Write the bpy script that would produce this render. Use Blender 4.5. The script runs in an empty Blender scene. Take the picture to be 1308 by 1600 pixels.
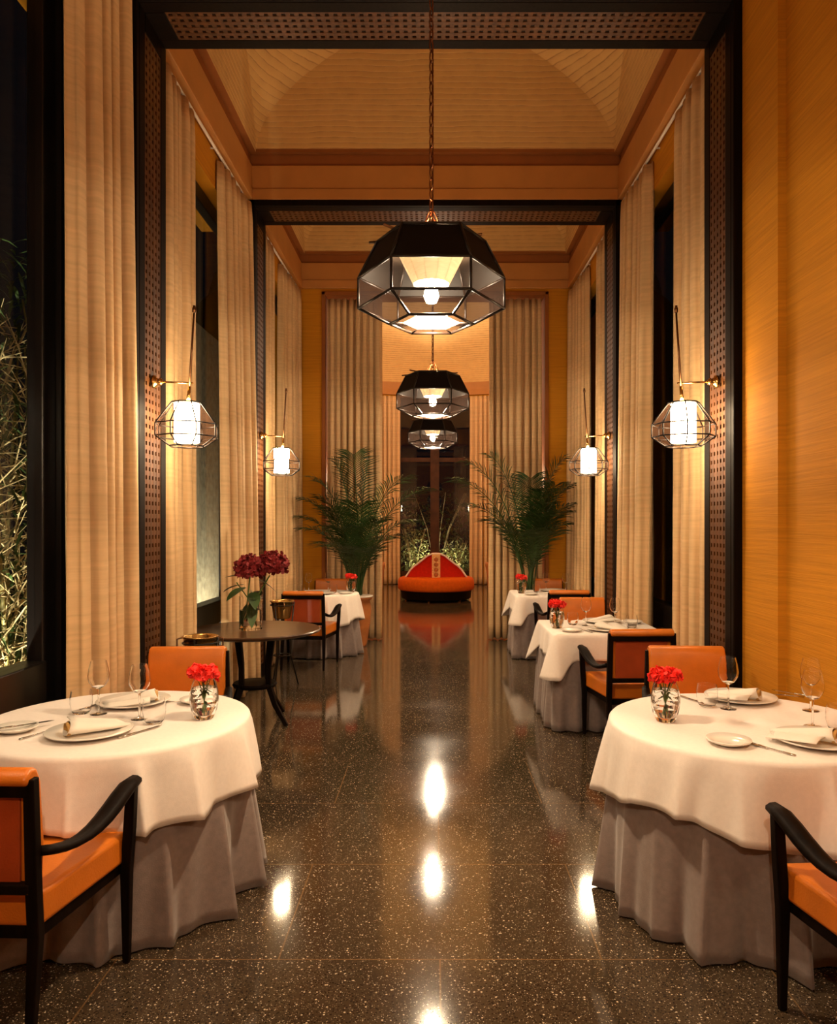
import bpy, bmesh, math, random
from mathutils import Vector, Matrix, Euler
random.seed(7)
C = bpy.context.scene
COL = C.collection
PI = math.pi
# ------------------------------------------------------------------ camera, world, exposure
FPX, CX, CY, CAMH = 1180.0, 680.0, 820.0, 1.6
cd = bpy.data.cameras.new('camera'); cam = bpy.data.objects.new('camera', cd); COL.objects.link(cam)
cam.location = (0, 0, CAMH); cam.rotation_euler = (PI/2, 0, 0)
cd.sensor_fit = 'HORIZONTAL'; cd.sensor_width = 24.0; cd.lens = 24.0*FPX/1308.0
cd.shift_x = -(CX-654)/1308.0; cd.shift_y = (CY-800)/1308.0
cd.clip_start = 0.05; cd.clip_end = 200
C.camera = cam
w = bpy.data.worlds.new('night'); C.world = w; w.use_nodes = True
w.node_tree.nodes['Background'].inputs[0].default_value = (0.02, 0.022, 0.03, 1)
w.node_tree.nodes['Background'].inputs[1].default_value = 0.05
C.view_settings.view_transform = 'Standard'; C.view_settings.look = 'None'
C.view_settings.exposure = 0.85; C.view_settings.gamma = 1.0; C.view_settings.use_curve_mapping = False
WARM = (1.0, 0.70, 0.40)
WARM2 = (1.0, 0.79, 0.55)
PENDANT_W, SCONCE_E, SPOT_W = 62.0, 48.0, 120.0

def P(px, py, z=0.0):
    d = FPX*(CAMH-z)/(py-CY)
    return Vector(((px-CX)*d/FPX, d, z))
# ------------------------------------------------------------------ materials
def mat(name, col, rough=0.5, metal=0.0, noise=0.0, nscale=20, bump=0.0, bscale=40, coat=0.0, trans=0.0, ior=1.45,
        stretch=(1,1,1), sheen=0.0, spec=0.5, emit=None, estr=0.0, coordobj=True):
    m = bpy.data.materials.new(name); m.use_nodes = True
    nt = m.node_tree; b = nt.nodes['Principled BSDF']
    b.inputs['Base Color'].default_value = (*col, 1); b.inputs['Roughness'].default_value = rough
    b.inputs['Metallic'].default_value = metal; b.inputs['Coat Weight'].default_value = coat
    b.inputs['Coat Roughness'].default_value = 0.1
    b.inputs['Transmission Weight'].default_value = trans; b.inputs['IOR'].default_value = ior
    b.inputs['Sheen Weight'].default_value = sheen; b.inputs['Specular IOR Level'].default_value = spec
    if emit: b.inputs['Emission Color'].default_value = (*emit, 1); b.inputs['Emission Strength'].default_value = estr
    if noise or bump:
        tc = nt.nodes.new('ShaderNodeTexCoord'); mp = nt.nodes.new('ShaderNodeMapping')
        mp.inputs['Scale'].default_value = stretch
        nt.links.new(tc.outputs['Object'], mp.inputs['Vector'])
    if noise:
        n = nt.nodes.new('ShaderNodeTexNoise'); n.inputs['Scale'].default_value = nscale; n.inputs['Detail'].default_value = 5
        nt.links.new(mp.outputs[0], n.inputs['Vector'])
        r = nt.nodes.new('ShaderNodeMapRange'); r.inputs[1].default_value = .3; r.inputs[2].default_value = .7
        r.inputs[3].default_value = 1-noise; r.inputs[4].default_value = 1+noise
        nt.links.new(n.outputs['Fac'], r.inputs[0])
        mx = nt.nodes.new('ShaderNodeVectorMath'); mx.operation = 'SCALE'; mx.inputs[0].default_value = col
        nt.links.new(r.outputs[0], mx.inputs['Scale']); nt.links.new(mx.outputs[0], b.inputs['Base Color'])
    if bump:
        n2 = nt.nodes.new('ShaderNodeTexNoise'); n2.inputs['Scale'].default_value = bscale; n2.inputs['Detail'].default_value = 4
        nt.links.new(mp.outputs[0], n2.inputs['Vector'])
        bp = nt.nodes.new('ShaderNodeBump'); bp.inputs['Strength'].default_value = bump; bp.inputs['Distance'].default_value = .01
        nt.links.new(n2.outputs['Fac'], bp.inputs['Height']); nt.links.new(bp.outputs[0], b.inputs['Normal'])
    return m

M = {}
M['black_wood'] = mat('black_wood', (.006, .003, .0018), .5, noise=.4, nscale=6, stretch=(8, 8, .6), spec=.07)
M['brown_wood'] = mat('brown_wood', (.085, .031, .009), .42, noise=.45, nscale=5, stretch=(6, 6, .5), spec=.3)
M['table_wood'] = mat('table_wood', (.060, .026, .011), .28, noise=.5, nscale=4, stretch=(1, 9, 1), coat=.3)
M['post_wood'] = mat('post_wood', (.06, .025, .012), .6, noise=.3, nscale=6, spec=.2)
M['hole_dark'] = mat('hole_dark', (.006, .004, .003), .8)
M['leather'] = mat('leather', (.60, .160, .012), .36, noise=.12, nscale=7, bump=.12, bscale=160)
M['leather_back'] = mat('leather_back', (.36, .055, .012), .38, noise=.15, nscale=7, bump=.12, bscale=160)
M['white_cloth'] = mat('white_cloth', (.82, .745, .69), .85, noise=.03, nscale=60, bump=.08, bscale=300, sheen=.2)
M['grey_cloth'] = mat('grey_cloth', (.23, .175, .16), .9, noise=.10, nscale=40, bump=.12, bscale=200, sheen=.3)
M['napkin'] = mat('napkin', (.80, .74, .66), .85, bump=.1, bscale=250)
M['gold_trim'] = mat('gold_trim', (.50, .28, .08), .6, noise=.2, nscale=60)
M['ochre'] = mat('ochre', (.50, .200, .010), .8, spec=.2, noise=.13, nscale=3, stretch=(.6, .6, 26), bump=.25, bscale=6)
M['cornice'] = mat('cornice', (.44, .185, .045), .5, noise=.08, nscale=4)
M['cornice_dark'] = mat('cornice_dark', (.26, .085, .022), .75, spec=.15, noise=.08, nscale=4)
M['brass'] = mat('brass', (.62, .38, .13), .25, metal=1)
M['dark_brass'] = mat('dark_brass', (.22, .11, .05), .35, metal=1)
M['chain'] = mat('chain', (.22, .09, .04), .35, metal=1)
M['wire'] = mat('wire', (.010, .005, .003), .45, spec=.3)
M['steel'] = mat('steel', (.55, .52, .48), .18, metal=1)
M['white_metal'] = mat('white_metal', (.75, .68, .6), .4)
M['porcelain'] = mat('porcelain', (.80, .75, .68), .18, coat=.3)
M['glass'] = mat('glass', (1, 1, 1), .0, trans=1, ior=1.22)
M['water'] = mat('water', (1, 1, 1), .0, trans=1, ior=1.33)
M['red_petal'] = mat('red_petal', (.85, .025, .012), .6, noise=.3, nscale=40)
M['dark_petal'] = mat('dark_petal', (.20, .010, .012), .7, noise=.4, nscale=40)
M['leaf'] = mat('leaf', (.035, .075, .015), .5, noise=.5, nscale=5)
M['palm'] = mat('palm', (.022, .050, .010), .45, noise=.6, nscale=4)
M['palm_stem'] = mat('palm_stem', (.12, .13, .03), .5, noise=.3, nscale=8)
M['stem_green'] = mat('stem_green', (.10, .17, .03), .5)
M['terracotta'] = mat('terracotta', (.42, .14, .035), .6, noise=.2, nscale=8)
M['velvet_red'] = mat('velvet_red', (.60, .022, .006), .75, noise=.1, nscale=20, spec=.2)
M['velvet_orange'] = mat('velvet_orange', (.62, .110, .004), .75, noise=.1, nscale=20, spec=.2)
M['gold_fabric'] = mat('gold_fabric', (.70, .42, .16), .6, noise=.35, nscale=50)
M['straw'] = mat('straw', (.55, .45, .22), .6, noise=.4, nscale=8)
M['bamboo_green'] = mat('bamboo_green', (.30, .27, .09), .5, noise=.4, nscale=8)
M['ground'] = mat('ground', (.03, .025, .015), .9, noise=.4, nscale=5, bump=.5, bscale=10)
M['stone'] = mat('stone', (.22, .20, .13), .9, noise=.35, nscale=14, bump=.6, bscale=30)
M['black_steel'] = mat('black_steel', (.008, .006, .005), .3)
M['lamp_white'] = mat('lamp_white', (.8, .75, .65), .5, emit=(1, .74, .44), estr=SCONCE_E)
M['bulb'] = mat('bulb', (1, .9, .7), .4, emit=(1, .78, .50), estr=250)
M['pend_shade'] = mat('pend_shade', (.62, .52, .42), .6, noise=.15, nscale=30, stretch=(1, 1, 6))
M['diffuser'] = mat('diffuser', (.8, .72, .6), .5, emit=(1, .76, .5), estr=2.2)
_pt = M['pend_shade'].node_tree; _tl = _pt.nodes.new('ShaderNodeBsdfTranslucent'); _tl.inputs[0].default_value = (.8, .72, .62, 1)
_mx = _pt.nodes.new('ShaderNodeMixShader'); _mx.inputs[0].default_value = .22; _pt.links.new(_pt.nodes['Principled BSDF'].outputs[0], _mx.inputs[1]); _pt.links.new(_tl.outputs[0], _mx.inputs[2]); _pt.links.new(_mx.outputs[0], _pt.nodes['Material Output'].inputs[0])
M['pend_top'] = mat('pend_top', (.005, .003, .002), .6, spec=.15)

def mesh_screen(name, col, alpha, scale):
    """fine thread mesh: opaque threads over clear gaps"""
    m = bpy.data.materials.new(name); m.use_nodes = True; nt = m.node_tree
    b = nt.nodes['Principled BSDF']; b.inputs['Base Color'].default_value = (*col, 1); b.inputs['Roughness'].default_value = .8; b.inputs['Specular IOR Level'].default_value = .05
    out = nt.nodes['Material Output']; tr = nt.nodes.new('ShaderNodeBsdfTransparent'); mx = nt.nodes.new('ShaderNodeMixShader')
    mx.inputs[0].default_value = alpha
    nt.links.new(tr.outputs[0], mx.inputs[1]); nt.links.new(b.outputs[0], mx.inputs[2]); nt.links.new(mx.outputs[0], out.inputs[0])
    return m
def diffuser_mat():
    m = bpy.data.materials.new('diffuser_gauze'); m.use_nodes = True; nt = m.node_tree; nt.nodes.remove(nt.nodes['Principled BSDF'])
    out = nt.nodes['Material Output']; tr = nt.nodes.new('ShaderNodeBsdfTransparent'); tr.inputs[0].default_value = (1, .95, .88, 1)
    tl = nt.nodes.new('ShaderNodeBsdfTranslucent'); tl.inputs[0].default_value = (.9, .8, .65, 1); mx = nt.nodes.new('ShaderNodeMixShader'); mx.inputs[0].default_value = .13
    nt.links.new(tr.outputs[0], mx.inputs[1]); nt.links.new(tl.outputs[0], mx.inputs[2]); nt.links.new(mx.outputs[0], out.inputs[0]); return m
M['diffuser'] = diffuser_mat()
M['mesh_thin'] = mesh_screen('mesh_thin', (.05, .024, .014), .20, 300)
M['mesh_dense'] = mesh_screen('mesh_dense', (.008, .004, .0025), .60, 300)
def pane_mat():
    m = bpy.data.materials.new('pane_glass'); m.use_nodes = True; nt = m.node_tree
    nt.nodes.remove(nt.nodes['Principled BSDF']); out = nt.nodes['Material Output']
    tr = nt.nodes.new('ShaderNodeBsdfTransparent'); gl = nt.nodes.new('ShaderNodeBsdfGlossy'); gl.inputs['Roughness'].default_value = .01
    ge = nt.nodes.new('ShaderNodeNewGeometry'); dt = nt.nodes.new('ShaderNodeVectorMath'); dt.operation = 'DOT_PRODUCT'
    nt.links.new(ge.outputs['Normal'], dt.inputs[0]); nt.links.new(ge.outputs['Incoming'], dt.inputs[1])
    def mth(op, a, v):
        x = nt.nodes.new('ShaderNodeMath'); x.operation = op
        for i, q in enumerate((a, v)):
            if isinstance(q, (int, float)): x.inputs[i].default_value = q
            else: nt.links.new(q, x.inputs[i])
        return x.outputs[0]
    ab = mth('ABSOLUTE', dt.outputs['Value'], 0); om = mth('SUBTRACT', 1, ab); fr = mth('ADD', mth('MULTIPLY', mth('POWER', om, 5), .96), .04)
    mx = nt.nodes.new('ShaderNodeMixShader')
    nt.links.new(fr, mx.inputs[0]); nt.links.new(tr.outputs[0], mx.inputs[1]); nt.links.new(gl.outputs[0], mx.inputs[2])
    nt.links.new(mx.outputs[0], out.inputs[0]); return m
M['pane'] = pane_mat()

def curtain_mat():
    m = mat('curtain_linen', (.66, .44, .225), .85)
    nt = m.node_tree; b = nt.nodes['Principled BSDF']; tc = nt.nodes.new('ShaderNodeTexCoord'); mp = nt.nodes.new('ShaderNodeMapping')
    mp.inputs['Scale'].default_value = (1, 1, 28); nt.links.new(tc.outputs['Object'], mp.inputs[0])
    n = nt.nodes.new('ShaderNodeTexNoise'); n.inputs['Scale'].default_value = 1.6; n.inputs['Detail'].default_value = 3
    nt.links.new(mp.outputs[0], n.inputs['Vector'])
    r = nt.nodes.new('ShaderNodeMapRange'); r.inputs[1].default_value = .3; r.inputs[2].default_value = .7; r.inputs[3].default_value = .90; r.inputs[4].default_value = 1.08
    nt.links.new(n.outputs['Fac'], r.inputs[0])
    mx = nt.nodes.new('ShaderNodeVectorMath'); mx.operation = 'SCALE'; mx.inputs[0].default_value = (.66, .44, .225)
    nt.links.new(r.outputs[0], mx.inputs['Scale']); nt.links.new(mx.outputs[0], b.inputs['Base Color'])
    bp = nt.nodes.new('ShaderNodeBump'); bp.inputs['Strength'].default_value = .15; bp.inputs['Distance'].default_value = .01
    nt.links.new(n.outputs['Fac'], bp.inputs['Height']); nt.links.new(bp.outputs[0], b.inputs['Normal'])
    tl = nt.nodes.new('ShaderNodeBsdfTranslucent'); tl.inputs[0].default_value = (.6, .42, .2, 1)
    ms = nt.nodes.new('ShaderNodeMixShader'); ms.inputs[0].default_value = .06; out = nt.nodes['Material Output']
    nt.links.new(b.outputs[0], ms.inputs[1]); nt.links.new(tl.outputs[0], ms.inputs[2]); nt.links.new(ms.outputs[0], out.inputs[0])
    return m
M['curtain'] = curtain_mat()

def reed_mat():
    m = mat('reed_ceiling', (.60, .40, .18), .8); nt = m.node_tree; b = nt.nodes['Principled BSDF']
    tc = nt.nodes.new('ShaderNodeTexCoord'); sp = nt.nodes.new('ShaderNodeSeparateXYZ'); nt.links.new(tc.outputs['Object'], sp.inputs[0])
    nz = nt.nodes.new('ShaderNodeTexNoise'); nz.inputs['Scale'].default_value = 2.2; nz.inputs['Detail'].default_value = 6
    nt.links.new(tc.outputs['Object'], nz.inputs['Vector'])
    ad = nt.nodes.new('ShaderNodeMath'); ad.operation = 'MULTIPLY_ADD'; ad.inputs[1].default_value = .055
    nt.links.new(nz.outputs['Fac'], ad.inputs[0]); nt.links.new(sp.outputs['Z'], ad.inputs[2])
    ml = nt.nodes.new('ShaderNodeMath'); ml.operation = 'MULTIPLY'; ml.inputs[1].default_value = 1/.052; nt.links.new(ad.outputs[0], ml.inputs[0])
    frc = nt.nodes.new('ShaderNodeMath'); frc.operation = 'FRACT'; nt.links.new(ml.outputs[0], frc.inputs[0])
    rmp = nt.nodes.new('ShaderNodeValToRGB'); e = rmp.color_ramp.elements
    e[0].position = 0; e[0].color = (.0, .0, .0, 1); e[1].position = .16; e[1].color = (1, 1, 1, 1); x = e.new(.9); x.color = (.75, .75, .75, 1)
    nt.links.new(frc.outputs[0], rmp.inputs[0])
    n2 = nt.nodes.new('ShaderNodeTexNoise'); n2.inputs['Scale'].default_value = 9; n2.inputs['Detail'].default_value = 6; nt.links.new(tc.outputs['Object'], n2.inputs['Vector'])
    ms = nt.nodes.new('ShaderNodeMapRange'); ms.inputs[1].default_value = .35; ms.inputs[2].default_value = .65; ms.inputs[3].default_value = .4; ms.inputs[4].default_value = 1
    nt.links.new(n2.outputs['Fac'], ms.inputs[0])
    mc = nt.nodes.new('ShaderNodeMix'); mc.data_type = 'RGBA'; mc.inputs['A'].default_value = (.22, .11, .035, 1); mc.inputs['B'].default_value = (.64, .39, .14, 1)
    # gaps: mixed by how crisp the course line is
    inv = nt.nodes.new('ShaderNodeMath'); inv.operation = 'SUBTRACT'; inv.inputs[0].default_value = 1; nt.links.new(rmp.outputs[0], inv.inputs[1])
    mu = nt.nodes.new('ShaderNodeMath'); mu.operation = 'MULTIPLY'; nt.links.new(inv.outputs[0], mu.inputs[0]); nt.links.new(ms.outputs[0], mu.inputs[1])
    i2 = nt.nodes.new('ShaderNodeMath'); i2.operation = 'SUBTRACT'; i2.inputs[0].default_value = 1; nt.links.new(mu.outputs[0], i2.inputs[1])
    nt.links.new(i2.outputs[0], mc.inputs['Factor']); nt.links.new(mc.outputs['Result'], b.inputs['Base Color'])
    bp = nt.nodes.new('ShaderNodeBump'); bp.inputs['Strength'].default_value = .5; bp.inputs['Distance'].default_value = .02
    nt.links.new(i2.outputs[0], bp.inputs['Height']); nt.links.new(bp.outputs[0], b.inputs['Normal'])
    return m
M['reed'] = reed_mat()

def floor_mat():
    m = mat('terrazzo', (.05, .035, .022), .12, spec=.6); nt = m.node_tree; b = nt.nodes['Principled BSDF']; L = nt.links
    tc = nt.nodes.new('ShaderNodeTexCoord')
    def vor(scale, lo, hi):
        v = nt.nodes.new('ShaderNodeTexVoronoi'); v.inputs['Scale'].default_value = scale; L.new(tc.outputs['Object'], v.inputs['Vector'])
        r = nt.nodes.new('ShaderNodeMapRange'); r.inputs[1].default_value = lo; r.inputs[2].default_value = hi; r.inputs[3].default_value = 1; r.inputs[4].default_value = 0
        L.new(v.outputs['Distance'], r.inputs[0])
        s = nt.nodes.new('ShaderNodeSeparateColor'); L.new(v.outputs['Color'], s.inputs[0]); return r.outputs[0], s
    def mix(a, bcol, fac):
        x = nt.nodes.new('ShaderNodeMix'); x.data_type = 'RGBA'
        if isinstance(a, tuple): x.inputs['A'].default_value = (*a, 1)
        else: L.new(a, x.inputs['A'])
        if isinstance(bcol, tuple): x.inputs['B'].default_value = (*bcol, 1)
        else: L.new(bcol, x.inputs['B'])
        L.new(fac, x.inputs['Factor']); return x.outputs['Result']
    def math_(op, a, v):
        x = nt.nodes.new('ShaderNodeMath'); x.operation = op
        for i, q in enumerate((a, v)):
            if isinstance(q, (int, float)): x.inputs[i].default_value = q
            else: L.new(q, x.inputs[i])
        return x.outputs[0]
    n = nt.nodes.new('ShaderNodeTexNoise'); n.inputs['Scale'].default_value = 3.0; n.inputs['Detail'].default_value = 8; L.new(tc.outputs['Object'], n.inputs['Vector'])
    base = mix((.026, .017, .010), (.075, .050, .028), n.outputs['Fac'])
    f1, c1 = vor(150, .30, .38); f1 = math_('MULTIPLY', f1, math_('GREATER_THAN', c1.outputs[0], .55))
    base = mix(base, (.15, .115, .075), f1)
    f0, c0 = vor(110, .32, .40); f0 = math_('MULTIPLY', f0, math_('GREATER_THAN', c0.outputs[2], .6))
    base = mix(base, (.012, .009, .007), f0)
    f2, c2 = vor(75, .22, .30); f2 = math_('MULTIPLY', f2, math_('GREATER_THAN', c2.outputs[1], .83))
    base = mix(base, (.55, .44, .31), f2)
    f3, c3 = vor(190, .3, .38); f3 = math_('MULTIPLY', f3, math_('GREATER_THAN', c3.outputs[1], .93))
    base = mix(base, (.6, .5, .38), f3)
    # brass divider joints, staggered slabs
    sp = nt.nodes.new('ShaderNodeSeparateXYZ'); L.new(tc.outputs['Object'], sp.inputs[0])
    RY, RX = .78, 1.19
    ty = math_('DIVIDE', math_('SUBTRACT', sp.outputs['Y'], 2.777-7.8), RY)
    row = math_('FLOOR', ty, 0); fy = math_('SUBTRACT', ty, row)
    ly = math_('LESS_THAN', math_('MULTIPLY', fy, RY), .006)
    par = math_('MODULO', row, 2)
    tx = math_('ADD', math_('DIVIDE', math_('SUBTRACT', sp.outputs['X'], .015-11.9), RX), math_('MULTIPLY', math_('SUBTRACT', 1, par), .5))
    fx = math_('SUBTRACT', tx, math_('FLOOR', tx, 0)); lx = math_('LESS_THAN', math_('MULTIPLY', fx, RX), .006)
    ln = math_('MULTIPLY', math_('MAXIMUM', lx, ly), .5)
    base = mix(base, (.24, .13, .05), ln)
    L.new(base, b.inputs['Base Color'])
    n3 = nt.nodes.new('ShaderNodeTexNoise'); n3.inputs['Scale'].default_value = 1.4; n3.inputs['Detail'].default_value = 7; L.new(tc.outputs['Object'], n3.inputs['Vector'])
    rr = nt.nodes.new('ShaderNodeMapRange'); rr.inputs[1].default_value = .3; rr.inputs[2].default_value = .7; rr.inputs[3].default_value = .06; rr.inputs[4].default_value = .13
    L.new(n3.outputs['Fac'], rr.inputs[0]); L.new(rr.outputs[0], b.inputs['Roughness'])
    return m
M['terrazzo'] = floor_mat()

# ------------------------------------------------------------------ mesh helpers
class MB:
    def __init__(s): s.v = []; s.f = []
    def add(s, vs, fs):
        n = len(s.v); s.v += [tuple(x) for x in vs]; s.f += [tuple(i+n for i in f) for f in fs]; return s
    def box(s, x0, x1, y0, y1, z0, z1, mtx=None):
        vs = [Vector((x, y, z)) for z in (z0, z1) for y in (y0, y1) for x in (x0, x1)]
        if mtx: vs = [mtx @ v for v in vs]
        return s.add(vs, [(0, 2, 3, 1), (4, 5, 7, 6), (0, 1, 5, 4), (2, 6, 7, 3), (0, 4, 6, 2), (1, 3, 7, 5)])
    def lathe(s, prof, n=24, c=(0, 0, 0), cap=True, ph=0.0, sx=1, sy=1):
        vs = []; fs = []
        for r, z in prof:
            for k in range(n):
                a = 2*PI*k/n+ph; vs.append((c[0]+r*math.cos(a)*sx, c[1]+r*math.sin(a)*sy, c[2]+z))
        for i in range(len(prof)-1):
            for k in range(n):
                a, b = i*n+k, i*n+(k+1) % n; fs.append((a, b, b+n, a+n))
        if cap:
            fs.append(tuple(range(n-1, -1, -1))); fs.append(tuple((len(prof)-1)*n+k for k in range(n)))
        return s.add(vs, fs)
    def tube(s, pts, r, n=8, cap=True, flat=None):
        pts = [Vector(p) for p in pts]; m = len(pts)
        rs = r if isinstance(r, (list, tuple)) else [r]*m
        vs = []; fs = []; up = None
        for i, p in enumerate(pts):
            t = (pts[min(i+1, m-1)]-pts[max(i-1, 0)])
            if t.length < 1e-9: t = Vector((0, 0, 1))
            t.normalize()
            if up is None:
                up = Vector((0, 0, 1)) if abs(t.z) < .9 else Vector((0, 1, 0))
            a = t.cross(up)
            if a.length < 1e-4: a = t.orthogonal()
            a.normalize(); b = a.cross(t); b.normalize(); up = b
            ra = rs[i]; rb = rs[i]
            if flat: ra *= flat[0]; rb *= flat[1]
            for k in range(n):
                q = 2*PI*k/n+PI/n; vs.append(p+a*ra*math.cos(q)+b*rb*math.sin(q))
        for i in range(m-1):
            for k in range(n):
                x, y = i*n+k, i*n+(k+1) % n; fs.append((x, y, y+n, x+n))
        if cap: fs.append(tuple(range(n-1, -1, -1))); fs.append(tuple((m-1)*n+k for k in range(n)))
        return s.add(vs, fs)
    def grid(s, rows, closed=False):
        n = len(rows[0]); vs = [v for r in rows for v in r]; fs = []
        for i in range(len(rows)-1):
            for k in range(n if closed else n-1):
                a, b = i*n+k, i*n+(k+1) % n; fs.append((a, b, b+n, a+n))
        return s.add(vs, fs)
    def prism(s, poly, axis, a, b):
        n = len(poly)
        def mk(p, q): return {'x': (q, p[0], p[1]), 'y': (p[0], q, p[1]), 'z': (p[0], p[1], q)}[axis]
        vs = [mk(p, a) for p in poly]+[mk(p, b) for p in poly]
        fs = [tuple(range(n)), tuple(range(2*n-1, n-1, -1))]+[(i, i+n, (i+1) % n+n, (i+1) % n) for i in range(n)]
        return s.add(vs, fs)
    def build(s, name, m, parent=None, smooth=False, bevel=0, solid=0, subsurf=0, loc=None, seg=2):
        me = bpy.data.meshes.new(name); me.from_pydata(s.v, [], s.f); me.validate()
        bm = bmesh.new(); bm.from_mesh(me); bmesh.ops.recalc_face_normals(bm, faces=bm.faces); bm.to_mesh(me); bm.free()
        if smooth:
            for p in me.polygons: p.use_smooth = True
        me.materials.append(M[m] if isinstance(m, str) else m)
        o = bpy.data.objects.new(name, me); COL.objects.link(o)
        if parent: o.parent = parent
        if loc is not None: o.location = loc
        if solid:
            md = o.modifiers.new('solid', 'SOLIDIFY'); md.thickness = solid; md.offset = 0
        if bevel:
            md = o.modifiers.new('bevel', 'BEVEL'); md.width = bevel; md.segments = seg; md.limit_method = 'ANGLE'; md.angle_limit = .6
        if subsurf:
            md = o.modifiers.new('sub', 'SUBSURF'); md.levels = subsurf; md.render_levels = subsurf
        if bevel and not smooth:
            pass
        return o
def autosmooth(o, ang=40):
    me = o.data
    for p in me.polygons: p.use_smooth = True
    bm = bmesh.new(); bm.from_mesh(me)
    for e in bm.edges:
        if len(e.link_faces) == 2 and e.calc_face_angle(0) > math.radians(ang): e.smooth = False
    bm.to_mesh(me); bm.free(); return o
def tag(o, label=None, cat=None, group=None, kind=None):
    if label: o['label'] = label
    if cat: o['category'] = cat
    if group: o['group'] = group
    if kind: o['kind'] = kind
    return o
def thing(name, label=None, cat=None, loc=(0, 0, 0), rz=0, group=None, kind=None):
    o = bpy.data.objects.new(name, None); COL.objects.link(o); o.empty_display_size = .1
    o.location = loc; o.rotation_euler = (0, 0, rz); return tag(o, label, cat, group, kind)
KIDS = {}
def kids(o): return [c for c in bpy.data.objects if c.parent == o]
def copy_tree(o, parent=None):
    ks = kids(o); c = o.copy(); COL.objects.link(c)
    if parent: c.parent = parent
    for k in ks: copy_tree(k, c)
    return c
USED = set()
def place(proto, loc, rz=0, label=None, group=None, scale=None):
    if proto.name in USED: o = copy_tree(proto)
    else: USED.add(proto.name); o = proto
    o.location = loc; o.rotation_euler = (0, 0, rz)
    if scale: o.scale = (scale,)*3
    if label: o['label'] = label
    if group: o['group'] = group
    return o
def empty_struct(name): return thing(name, kind='structure')
def point_light(name, loc, power, col=WARM, r=.03, parent=None):
    l = bpy.data.lights.new(name, 'POINT'); l.energy = power; l.color = col; l.shadow_soft_size = r
    o = bpy.data.objects.new(name, l); COL.objects.link(o); o.location = loc
    if parent: o.parent = parent
    return o
def spot_light(name, loc, to, power, ang=60, col=WARM2, r=.03, blend=.6):
    l = bpy.data.lights.new(name, 'SPOT'); l.energy = power; l.color = col; l.shadow_soft_size = r
    l.spot_size = math.radians(ang); l.spot_blend = blend
    o = bpy.data.objects.new(name, l); COL.objects.link(o); o.location = loc
    o.rotation_euler = (Vector(to)-Vector(loc)).to_track_quat('-Z', 'Y').to_euler(); return o

# ------------------------------------------------------------------ hall dimensions (y = distance from the camera)
HX, OX, HZ = 1.87, 1.817, 4.81          # wall plane, portal opening half width, opening height
PD = .46                                 # reveal depth
PY = [1.64, 4.64, 7.64]                  # portal fronts
YE = 10.47                               # end wall
YB = -2.6                                # back wall behind the camera
WX = 2.05                                # window plane
RC, RR = Vector((0, 15.75, 0)), 4.8      # round room beyond

# floor
MB().box(-2.6, 2.6, YB-.2, YE+.35, -.12, 0).build('floor', 'terrazzo')['kind'] = 'structure'
fl = MB().lathe([(RR+.3, -.12), (RR+.3, 0)], 64, (0, 0, 0))
fo = fl.build('floor', 'terrazzo'); fo['kind'] = 'structure'; fo.location = (0, 0, 0)
for v in fo.data.vertices:
    v.co.y += RC.y
    if v.co.y < YE+.35: v.co.y = YE+.35
# side walls: piers at the portals, lintels above the windows
for side, nm in ((-1, 'wall_left'), (1, 'wall_right')):
    mb = MB()
    def bx(xa, xb, *r): mb.box(min(side*xa, side*xb), max(side*xa, side*xb), *r)
    for y in PY: bx(HX, 2.14, y-.04, y+PD+.04, 0, 5.45)
    for ya, yb in ((PY[1]+PD+.04, PY[2]-.04), (PY[2]+PD+.04, YE)):
        bx(1.93, 2.35, ya, yb, 4.55, 5.45)
    if side < 0:
        bx(1.93, 2.35, PY[0]+PD+.04, PY[1]-.04, 4.55, 5.45); bx(HX, 2.35, YB, PY[0]-.04, 0, 5.45)
    else:
        bx(HX, 2.35, 4.12, PY[1]-.04, 0, 5.45); bx(1.915, 2.35, YB, 4.12, 0, 5.45)
    mb.build(nm, 'ochre')['kind'] = 'structure'
MB().box(-2.6, 2.6, YB-.2, YB, 0, 5.5).build('wall_back', 'ochre')['kind'] = 'structure'
# end wall with the curtained opening
mb = MB(); OW, OH = 1.57, 4.83
mb.box(-2.35, -OW, YE, YE+.3, 0, 5.45); mb.box(OW, 2.35, YE, YE+.3, 0, 5.45); mb.box(-OW, OW, YE, YE+.3, OH, 5.45)
mb.build('wall_end', 'ochre')['kind'] = 'structure'
fr = MB(); t = .05
for s in (-1, 1): fr.box(s*OW-(.05 if s > 0 else 0), s*OW+(.05 if s < 0 else 0), YE-.03, YE+.33, 0, OH)
fr.box(-OW, OW, YE-.03, YE+.33, OH-.05, OH)
fr.build('trim_end', 'cornice_dark', bevel=.006)['kind'] = 'structure'

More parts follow.
